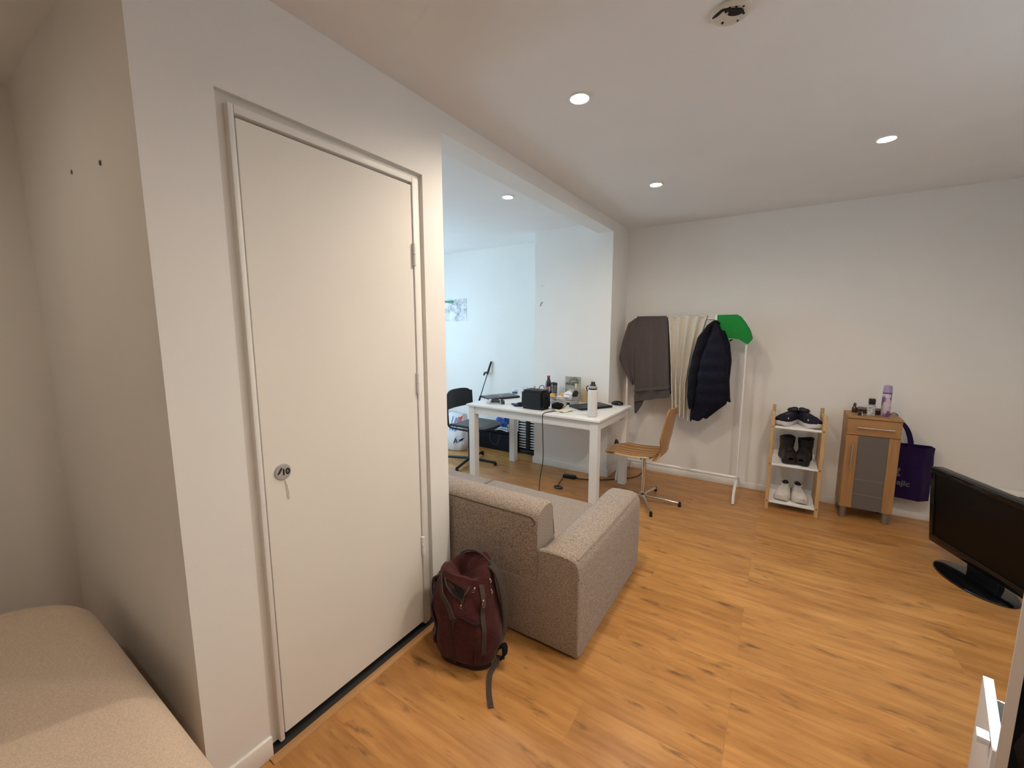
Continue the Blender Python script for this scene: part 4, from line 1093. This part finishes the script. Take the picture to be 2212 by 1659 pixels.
# ------------------------------------------------------------------ shoes
def shoe(name, label, group, x, y, z, rz, solem, upm, kind, accent=None, mirror=1):
    """toe points to local -y, heel at +y"""
    r = thing(name, label, 'shoe', (x, y, z), rz, group)
    Lh = .135
    def hw(t):   # t 0 heel .. 1 toe
        return interp([(0, .022), (.06, .034), (.25, .039), (.45, .041), (.68, .052), (.84, .049), (.94, .037), (1, .014)], t)[0]
    def cxs(t): return mirror*(-.004 + .010*math.sin(PI*t) - .010*t*t)
    SHT = {'runner': .034, 'boot': .030, 'sneaker': .026}[kind]
    def sole(u, v):
        a = 2*PI*v; e = .7
        k = 1.06 - .06*abs(2*u-1)
        return None
    rings = []
    n = 24
    ts = [i/n for i in range(n+1)]
    out = [(cxs(t) + hw(t)*1.07, Lh - 2*Lh*t) for t in ts] + [(cxs(t) - hw(t)*1.07, Lh - 2*Lh*t) for t in reversed(ts)]
    def lift(y): return .010*max(0, (-y-.085)/.05)**2 + .004*max(0, (y-.10)/.035)
    rr = []
    for zz, sc_ in ((0, .94), (.004, .98), (SHT*.5, 1.0), (SHT-.004, 1.01), (SHT, .98)):
        rr.append([(px*sc_, py*sc_ if abs(py) > .12 else py, zz + lift(py)) for px, py in out])
    obj('sole', MB().loft(rr), solem, r, local=True)
    ht_tab = {'runner': [(0, .040), (.05, .092), (.18, .100), (.34, .098), (.50, .088), (.68, .066), (.85, .046), (1, .018)],
              'sneaker': [(0, .036), (.05, .078), (.18, .084), (.34, .084), (.50, .078), (.68, .060), (.85, .046), (1, .018)],
              'boot': [(0, .045), (.05, .10), (.18, .12), (.34, .12), (.50, .098), (.68, .070), (.85, .056), (1, .022)]}[kind]
    hk = {'runner': .70, 'sneaker': .82, 'boot': .9}[kind]
    ht_tab = [(t, h*(hk if t < .6 else hk+.1)) for t, h in ht_tab]
    rings = []
    for i in range(29):
        t = i/28; h = interp(ht_tab, t)[0]; w_ = hw(min(.995, t))
        ring = []
        for k in range(21):
            a = PI*k/20; ca, sa = math.cos(a), math.sin(a)
            e1 = .75 if t > .5 else .55
            px = cxs(t) + w_*1.0*math.copysign(abs(ca)**e1, ca)*(1-.22*sa*(t < .5))
            ring.append((px, Lh*.985 - 2*Lh*.985*t, SHT-.003 + lift(Lh-2*Lh*t) + h*abs(sa)**.62))
        rings.append(ring)
    obj('upper', MB().loft(rings, closed=False), upm, r, local=True, solid=.002)
    if kind == 'boot':
        def shaft(u, v):
            a = 2*PI*v; k = 1 + .04*noise.noise(Vector((math.cos(a), math.sin(a), u*4)))
            return (cxs(.25) + (.043+.009*u)*k*math.cos(a), .062 + (.062+.004*u)*k*math.sin(a) - .012*u, SHT + .05 + .105*u + .006*math.sin(2*a)*u)
        obj('shaft', MB().grid(shaft, 14, 28, wrap=True), upm, r, local=True, solid=.004)
        obj('pull_loop', MB().tube([(cxs(.2), .118+.006*math.cos(a), (.172+.012*math.sin(a))) for a in [2*PI*k/12 for k in range(13)]], .0025, 6), BLACK, r, local=True)
        tz = .055
    else:
        top = .070 if kind == 'runner' else .067
        ring = [(cxs(.25) + .0285*math.cos(a), .070 + .050*math.sin(a), SHT + top + .004 - .010*math.cos(2*a)*0 + .012*max(0, math.sin(a))) for a in [2*PI*k/28 for k in range(29)]]
        obj('collar', MB().tube(ring, .0055, 8), upm, r, local=True)
        obj('insole', MB().loft([[(p[0]*.97, p[1]*.98+.001, p[2]-.001) for p in ring[:-1]], [(cxs(.25)+(p[0]-cxs(.25))*.5, .07+(p[1]-.07)*.6, SHT+top-.03) for p in ring[:-1]]]), mat('shoe_inside', (.03, .028, .026), .9), r, local=True)
        tz = 0
    lm = {'runner': BLACK, 'sneaker': mat('white_lace', (.74, .70, .65), .8), 'boot': BLACK}[kind]
    b = MB()
    for i in range(5):
        t = .42 + .065*i; h = interp(ht_tab, t)[0]; yl = Lh - 2*Lh*t
        zt = SHT + h + .002
        b.tube(smoothpath([(cxs(t)-.020, yl, zt-.008), (cxs(t), yl-.004*(i % 2), zt+.0015), (cxs(t)+.020, yl, zt-.008)], 4), .0028, 6)
    if kind == 'runner':
        b.tube([(cxs(.42) + .018*math.cos(a), .028+.006*math.sin(a), SHT+.082+.012*math.sin(a)) for a in [2*PI*k/14 for k in range(15)]], .002, 6)
    obj('laces', b, lm, r, local=True)
    if kind == 'sneaker':
        obj('toe_cap', MB().ball((cxs(.9), -Lh*.80, SHT+.018), .032, (1.02, .85, .55), 16), upm, r, local=True)
    if accent:
        o = obj('heel_patch', MB().grid(lambda u, v: (cxs(.08) + (hw(.04+.16*abs(2*v-1))+.004)*math.copysign(min(1, abs(2*v-1)*1.3), 2*v-1), Lh*1.0 - 2*Lh*.12*abs(2*v-1)+.001, SHT+.012+.055*u), 6, 12), accent[0], r, local=True)
        for sx in (-1, 1):
            obj('heel_patch', MB().grid(lambda u, v, sx=sx: (cxs(.04+.16*v) + sx*(hw(.04+.16*v)*(1.02-.16*u)+.0015), Lh*.985 - 2*Lh*.985*(.04+.16*v), SHT+.004+.040*u*(1-.3*v)), 5, 8), accent[0], r, local=True, solid=.002)
        for sx in (-1, 1):
            b = MB().box((sx*.0405-.002, -.085, SHT+.020), (sx*.0405+.002, -.060, SHT+.026)).box((sx*.0405-.002, -.087, SHT+.024), (sx*.0405+.002, -.078, SHT+.034))
            obj('emblem', b, accent[1], r, local=True, smooth=False)
    return r
RSOLE = mat('pale_grey_sole', (.58, .54, .52), .6); RUP = fabric('dark_navy_knit', (.010, .010, .016), (.022, .022, .032), 400, .4, 0)
ACC = (mat('brown_heel', (.10, .045, .035), .5), mat('shoe_emblem', (.55, .52, .52), .5))
g = 'dark running shoes on the top shelf'
shoe('running_shoe', 'dark blue running shoe on the top shelf, left one', g, 1.424, 3.905, SH[0]+.004, math.radians(-24), RSOLE, RUP, 'runner', ACC, 1)
shoe('running_shoe', 'dark blue running shoe on the top shelf, right one', g, 1.560, 3.905, SH[0]+.004, math.radians(22), RSOLE, RUP, 'runner', ACC, -1)
BUP = mat('black_leather', (.010, .009, .009), .55)
g = 'black boots on the middle shelf'
shoe('ankle_boot', 'black ankle boot on the middle shelf, left one', g, 1.447, 3.92, SH[1]+.004, math.radians(14), BLACKM, BUP, 'boot', None, 1)
shoe('ankle_boot', 'black ankle boot on the middle shelf, right one', g, 1.550, 3.92, SH[1]+.004, math.radians(-14), BLACKM, BUP, 'boot', None, -1)
WUP = mat('worn_white_leather', (.62, .58, .53), .55); WSOLE = mat('white_rubber', (.60, .56, .50), .6)
g = 'white sneakers on the bottom shelf'
shoe('sneaker', 'worn white sneaker on the bottom shelf, left one', g, 1.440, 3.92, SH[2]+.004, math.radians(-6), WSOLE, WUP, 'sneaker', None, 1)
shoe('sneaker', 'worn white sneaker on the bottom shelf, right one', g, 1.540, 3.925, SH[2]+.004, math.radians(3), WSOLE, WUP, 'sneaker', None, -1)

# ------------------------------------------------------------------ cabinet
cb0, cb1, cf, ck, cz0, cz1 = 1.796, 2.102, 3.895, 4.155, .085, .790
cbn = thing('cabinet', 'small beech cabinet with frosted glass door and one drawer', 'cabinet', ((cb0+cb1)/2, 4.02, 0))
b = MB().box((cb0, cf+.018, cz0), (cb0+.016, ck, cz1-.017)).box((cb1-.016, cf+.018, cz0), (cb1, ck, cz1-.017)).box((cb0+.0165, cf+.02, cz0), (cb1-.0165, ck, cz0+.016)).box((cb0+.0165, ck-.01, cz0+.0165), (cb1-.0165, ck, cz1-.018))
obj('body', b, BEECHV, cbn, smooth=False)
obj('top', MB().box((cb0-.002, cf-.002, cz1-.016), (cb1+.002, ck, cz1)), BEECHH, cbn, bevel=.0015, smooth=False)
dr = obj('drawer', MB().box((cb0+.002, cf, .652), (cb1-.002, cf+.017, cz1-.020)), BEECHH, cbn, bevel=.001, smooth=False)
def barh(p0, p1, parent):
    p0, p1 = Vector(p0), Vector(p1); d = (p1-p0).normalized(); off = Vector((0, .022, 0))
    b = MB().cyl(p0, p1, .005, seg=12)
    for f in (.12, .88): b.cyl(p0+(p1-p0)*f, p0+(p1-p0)*f+off, .004, seg=8)
    o = obj('handle', b, SATIN, parent); o['label'] = 'satin steel bar handle'; return o
barh((1.850, cf-.024, .712), (2.060, cf-.024, .712), dr)
dz0_, dz1_ = cz0+.004, .648
b = MB().box((cb0+.002, cf, dz0_), (cb0+.072, cf+.017, dz1_)).box((cb1-.062, cf, dz0_), (cb1-.002, cf+.017, dz1_))
dd = obj('door', b, BEECHV, cbn, bevel=.001, smooth=False)
gm = mat('frosted_glass', (.125, .115, .108), .35, spec=.4)
obj('glass_pane', MB().box((cb0+.0725, cf+.004, dz0_), (cb1-.0625, cf+.012, dz1_)), gm, dd, smooth=False)
for z in (.315, .200):
    obj('shelf_edge', MB().box((cb0+.0725, cf+.002, z-.002), (cb1-.0625, cf+.0038, z+.002)), mat('pale_shelf_edge', (.22, .20, .185), .5), dd, smooth=False)
barh((1.836, cf-.024, .400), (1.836, cf-.024, .592), dd)
for x in (cb0+.03, cb1-.03):
    for y in (cf+.035, ck-.03):
        obj('foot', MB().lathe([(.020, 0), (.022, .004), (.022, .084)], (x, y, 0), 20), mat('grey_metal_foot', (.30, .29, .27), .35, .7), cbn)
def C(x, y): return (x, y, cz1+.0008)
br_ = thing('dropper_bottle', 'small brown bottle at the left back of the cabinet top', 'bottle', C(1.850, 4.085))
obj('bottle', MB().lathe([(.015, 0), (.016, .003), (.016, .034), (.009, .044), (.008, .048)], seg=20), mat('amber_glass', (.045, .016, .008), .2), br_, local=True)
obj('cap', MB().lathe([(.0095, .0485), (.0085, .066), (.004, .072)], seg=18), mat('brown_cap', (.03, .012, .008), .4), br_, local=True)
cs_ = thing('glasses_case', 'flat dark brown case behind the bottles on the cabinet', 'case', C(1.945, 4.085), math.radians(-8))
obj('base', MB().box((-.085, -.024, 0), (.085, .024, .022)), mat('dark_brown_leather', (.018, .009, .007), .6), cs_, local=True, bevel=.008, bseg=3)
obj('lid', MB().box((-.080, -.022, .0225), (.088, .024, .042)), mat('taupe_leather', (.16, .10, .065), .6), cs_, local=True, bevel=.008, bseg=3)
sv = thing('vial', 'tiny clear vial with dark stopper at cabinet front', 'bottle', C(1.868, 3.945))
obj('glass', MB().lathe([(.013, 0), (.014, .002), (.014, .026), (.008, .030)], seg=18), GLASS, sv, local=True)
obj('stopper', MB().lathe([(.009, .0302), (.011, .034), (.011, .046), (.007, .049)], seg=18), BLACK, sv, local=True)
bt = thing('lotion_bottle', 'white labelled bottle with square black cap on the cabinet', 'bottle', C(1.933, 3.978))
obj('bottle', MB().lathe([(.0215, 0), (.0235, .003), (.0235, .078), (.014, .086)], seg=28), mat('bottle_grey', (.40, .40, .40), .3), bt, local=True)
def lab(mn, c1, c2, sc):
    m = mat(mn, c1, .5); f = noise_tex(m, coords(m, sc), 1, 4, .7)
    L(m, ramp(m, f, [(.47, c1), (.56, c2)]), bsdf(m).inputs['Base Color']); return m
obj('label', MB().lathe([(.0238, .006), (.0240, .008), (.0240, .072), (.0238, .074)], seg=28, cap=False), lab('printed_label', (.68, .67, .66), (.16, .16, .17), (60, 60, 160)), bt, local=True)
obj('cap', MB().box((-.0185, -.0185, .0865), (.0185, .0185, .128)), BLACK, bt, local=True, bevel=.004, bseg=3)
sp = thing('spray_can', 'tall lavender deodorant spray can on the cabinet', 'spray can', C(2.020, 4.02))
def swirl():
    m = mat('lavender_print', (.6, .5, .65), .35)
    f = noise_tex(m, coords(m, (26, 26, 16)), 1, 2, .4)
    L(m, ramp(m, f, [(.42, (.62, .54, .60)), (.50, (.55, .46, .60)), (.54, (.22, .10, .27)), (.66, (.18, .07, .22))]), bsdf(m).inputs['Base Color']); return m
obj('can', MB().lathe([(.024, 0), (.0265, .004), (.0265, .160), (.025, .166)], seg=30), swirl(), sp, local=True)
obj('band', MB().lathe([(.0268, .1665), (.0268, .176)], seg=30), mat('violet_band', (.11, .045, .17), .4), sp, local=True)
obj('cap', MB().lathe([(.0268, .1765), (.0262, .20), (.0235, .222), (.019, .228)], seg=30), mat('lavender_cap', (.36, .29, .46), .4), sp, local=True)
b = MB().tube(smoothpath([C(2.055, 4.09), (2.075, 4.095, cz1+.016), (2.092, 4.09, cz1+.014), (2.104, 4.085, cz1-.002), (2.110, 4.085, cz1-.05)], 6), .003, 6)
tag(obj('cable', b, BLACK, loc=C(2.07, 4.09)), 'short black cable at the right back of the cabinet top', 'cable')

# purple bag hung at the cabinet's side
pb = thing('tote_bag', 'dark purple carrier bag hanging beside the beech cabinet', 'bag', (2.22, 4.09, .19))
x0, x1, xm, z0, z1 = 2.112, 2.325, 2.262, .185, .575
def pbag(u, v):    # v round the bag: front 0..0.45, gusset .45...
    z = z0 + (z1-z0)*u
    pts = [(x0-.02, 4.045), (xm-.005, 4.020+.010*u), (x1, 4.085), (x1-.01, 4.155), (x0-.02, 4.155)]
    ts = [0, .36, .56, .68, 1.0]
    for (t0, p), (t1, q_) in zip(zip(ts, pts), zip(ts[1:], pts[1:])):
        if v <= t1+1e-9:
            f = (v-t0)/(t1-t0); x, y = p[0]+(q_[0]-p[0])*f, p[1]+(q_[1]-p[1])*f; break
    return (x+.004*noise.noise(Vector((u*5, v*7, 0))), y+.006*noise.noise(Vector((v*9, u*4, 2))), z - .02*(x-x0)*(1-u) )
b = MB().grid(pbag, 14, 40)
obj('body', b, PURPLE, pb, solid=.003)
b = MB(); b.bm.faces.new([b.bm.verts.new(pbag(0, t)) for t in (0, .36, .56, .68, 1)]); obj('bottom', b, PURPLE, pb, solid=.003)
P = smoothpath([(2.185, 4.040, .562), (2.180, 4.042, .62), (2.160, 4.045, .69), (2.135, 4.055, .735), (2.116, 4.07, .75), (2.112, 4.10, .70)], 6)
obj('handle', MB().loft([[p+Vector((-.016, 0, 0)), p+Vector((.016, 0, 0)), p+Vector((.016, .004, 0)), p+Vector((-.016, .004, 0))] for p in P]), PURPLE, pb)
PRINT = mat('faded_print', (.12, .10, .13), .7)
text('lettering', 'ajic', .055, PRINT, pb, frame((2.166, 4.026, .300), (1, -.155, -.06), (0, .02, 1)), bold=.0015)
b = MB().loft([[(2.108+dx, 4.035-.15*dx-.003, z) for dx, z in pl] for pl in ([(0, .39), (.030, .415), (.036, .40), (.024, .378), (.040, .352), (.018, .345), (0, .35)],)] + [[(2.108+dx, 4.035-.15*dx-.0035, z) for dx, z in [(0, .39), (.030, .415), (.036, .40), (.024, .378), (.040, .352), (.018, .345), (0, .35)]]])
obj('emblem', b, PRINT, pb, smooth=False)

# ------------------------------------------------------------------ television on the floor
A = Vector((2.240, 3.60, 0)); Bp = Vector((2.450, 3.065, 0))
dirT = (Bp-A).normalized(); nT = Vector((dirT.y, -dirT.x, 0))          # nT points to the front (-x side)
if nT.x > 0: nT = -nT
TVL = .70
tv = thing('television', 'black flat television standing on the floor at right', 'television', A + dirT*TVL/2 + Vector((0, 0, 0)))
def tvp(s2, n, z):      # along the screen, outwards, up; top leans back a touch
    return A + dirT*s2 + nT*n + Vector((-.075*(z-.07), .0, z))
def tvbox(s0, s1, n0, n1, z0, z1):
    b = MB(); v = [b.bm.verts.new(tvp(s2, n, z)) for z in (z0, z1) for s2, n in ((s0, n0), (s1, n0), (s1, n1), (s0, n1))]
    for f in ((3,2,1,0),(4,5,6,7),(0,1,5,4),(1,2,6,5),(2,3,7,6),(3,0,4,7)): b.bm.faces.new([v[i] for i in f])
    return b
Zt0, Zt1 = .072, .562
obj('housing', tvbox(0, TVL, -.06, 0, Zt0, Zt1), BLACK, tv, bevel=.010, bseg=3)
b = tvbox(.004, TVL-.004, .0005, .010, Zt0+.004, Zt0+.055)
for q_ in (tvbox(.004, TVL-.004, .0005, .010, Zt1-.034, Zt1-.003), tvbox(.004, .036, .0005, .010, Zt0+.0555, Zt1-.0345), tvbox(TVL-.036, TVL-.004, .0005, .010, Zt0+.0555, Zt1-.0345)):
    me = bpy.data.meshes.new('t'); q_.bm.to_mesh(me); q_.bm.free(); b.bm.from_mesh(me); bpy.data.meshes.remove(me)
obj('bezel', b, GLOSSB, tv, bevel=.003)
obj('screen', tvbox(.0365, TVL-.0365, .0006, .004, Zt0+.056, Zt1-.035), SCREEN, tv, smooth=False)
obj('neck', tvbox(TVL/2-.10, TVL/2+.10, -.05, -.02, .012, Zt0-.001), BLACK, tv, bevel=.004)
cB = A + dirT*(TVL/2+.012) + nT*.02
ring = lambda k, z: [cB + dirT*(.225*k*math.cos(a)) + nT*(.125*k*math.sin(a)) + Vector((0, 0, z)) for a in [2*PI*i/48 for i in range(48)]]
obj('stand_base', MB().loft([ring(1, 0), ring(1.01, .005), ring(.985, .011), ring(.8, .016), ring(.3, .020)]), GLOSSB, tv)
# white board-like box behind the television
wx = thing('white_carton', 'white box standing behind the television against the wall', 'box', (2.72, 4.10, 0))
obj('body', MB().box((2.600, 4.045, 0), (2.90, 4.155, .335)), WHITEP, wx, bevel=.004)
obj('hand_hole', MB().loft([[(2.745+.020*math.cos(a), 4.0445, .312+.008*math.sin(a)) for a in [2*PI*k/16 for k in range(16)]], [(2.745+.020*math.cos(a), 4.0449, .312+.008*math.sin(a)) for a in [2*PI*k/16 for k in range(16)]]]), MATS['dark_cavity'], wx, smooth=False)

# ------------------------------------------------------------------ near right: shelf unit edge and a low white tray
su = thing('shelf_unit', 'pale laminate shelf unit with dark things at right edge', 'shelf unit', (1.98, 1.2, 0))
GREYLAM = mat('pale_laminate', (.60, .57, .53), .5)
dS = Vector((.9373, -.3486, 0)).normalized(); nS = Vector((-.3486, -.9373, 0)).normalized()    # along the front, and out of it
oS = Vector((1.804, 1.236, 0))
def su_box(s0, s1, d0, d1, z0, z1):
    b = MB(); v = [b.bm.verts.new(oS + dS*s2 - nS*n + Vector((0, 0, z))) for z in (z0, z1) for s2, n in ((s0, d0), (s1, d0), (s1, d1), (s0, d1))]
    for f in ((3,2,1,0),(4,5,6,7),(0,1,5,4),(1,2,6,5),(2,3,7,6),(3,0,4,7)): b.bm.faces.new([v[i] for i in f])
    return b
obj('side_panel', su_box(0, .018, 0, .24, 0, 1.25), GREYLAM, su, bevel=.001, smooth=False)
obj('side_panel', su_box(.60, .6275, 0, .24, 0, 1.25), GREYLAM, su, bevel=.001, smooth=False)
obj('back_panel', su_box(.0185, .5995, .225, .24, 0, 1.25), BLACKM, su, smooth=False)
for z in (.04, .31, .95, 1.225): obj('shelf_board', su_box(.0185, .5995, .004, .224, z, z+.02), GREYLAM, su, smooth=False)

# a low white crate standing on the floor beyond the shelf unit; sun through the cut-out mask lights its rim
cr = thing('white_crate', 'low white open crate with sunlit rim beside the shelf unit', 'crate', (1.95, 1.55, 0))
eA, eB = Vector((1.951, 1.784, 0)), Vector((1.879, 1.460, 0))
eD = (eB-eA).normalized(); eN = Vector((-eD.y, eD.x, 0))         # eN points right (+x)
if eN.x < 0: eN = -eN
CH = .35
def cr_box(s0, s1, d0, d1, z0, z1):
    b = MB(); v = [b.bm.verts.new(eA + eD*p + eN*q + Vector((0, 0, z))) for z in (z0, z1) for p, q in ((s0, d0), (s1, d0), (s1, d1), (s0, d1))]
    for f in ((3,2,1,0),(4,5,6,7),(0,1,5,4),(1,2,6,5),(2,3,7,6),(3,0,4,7)): b.bm.faces.new([v[i] for i in f])
    return b
LE = (eB-eA).length
obj('side_panel', cr_box(0, LE, 0, .022, 0, CH), WHITEP, cr, smooth=False)
obj('side_panel', cr_box(0, LE, .26, .282, 0, CH), WHITEP, cr, smooth=False)
obj('divider', cr_box(.098, .104, .0225, .2595, 0, CH), WHITEP, cr, smooth=False)
obj('bottom', cr_box(0, LE, .0225, .2595, .005, .015), mat('plum_lining', (.05, .02, .05), .7), cr, smooth=False)
tbp = cr_box(.262, .300, -.026, -.0005, CH-.02, CH)
obj('tab', tbp, WHITEP, cr, bevel=.004)
# unseen mask added in the right window, cut so sun lights only crate edges
SUN = Vector((-.72, .05, -.80)).normalized()
XCU = XR + .012
def up_sun(p): return p - SUN*((XCU - p.x)/(-SUN.x))
def pt_cr(s2, q): return eA + eD*s2 + eN*q + Vector((0, 0, CH))
holes = [[pt_cr(.001, .001), pt_cr(.001, .021), pt_cr(LE*.97, .021), pt_cr(LE*.97, .001)], [pt_cr(.264, -.024), pt_cr(.264, -.002), pt_cr(.298, -.002), pt_cr(.298, -.024)], [pt_cr(.0992, .030), pt_cr(.0992, .06), pt_cr(.1028, .06), pt_cr(.1028, .030)]]
bm = bmesh.new()
def loop(ps):
    vs = [bm.verts.new(p) for p in ps]
    for i in range(len(vs)): bm.edges.new((vs[i], vs[(i+1) % len(vs)]))
loop([(XCU, .96, 1.01), (XCU, 2.14, 1.01), (XCU, 2.14, 2.09), (XCU, .96, 2.09)])
for h in holes: loop([up_sun(p) for p in h])
bmesh.ops.triangle_fill(bm, use_beauty=True, use_dissolve=False, edges=list(bm.edges))
tag(obj('sun_mask', bm, mat('sun_mask_cloth', (.5, .5, .5), .9), smooth=False), 'added mask in the right window shaping the sun, outside the picture', 'sun_mask')

def su_pt(p, q, z): return oS + dS*p - nS*q + Vector((0, 0, z))
b = MB().ball(su_pt(.19, .115, .165), .100, (1.3, .9, 1.0), 22, .25, 31)
tag(obj('bag', b, BLACKCLOTH, loc=su_pt(.20, .14, .07)), 'black bag standing low inside the shelf unit at the right edge', 'bag')
b = MB().ball(su_pt(.175, .105, .475), .125, (1.18, .72, 1.1), 22, .3, 37)
tag(obj('clothes_bundle', b, fabric('dark_red_cloth', (.020, .005, .006), (.035, .009, .010), 200), loc=su_pt(.175, .105, .335)), 'dark red cloth bundle on the middle board of the shelf unit', 'clothes')
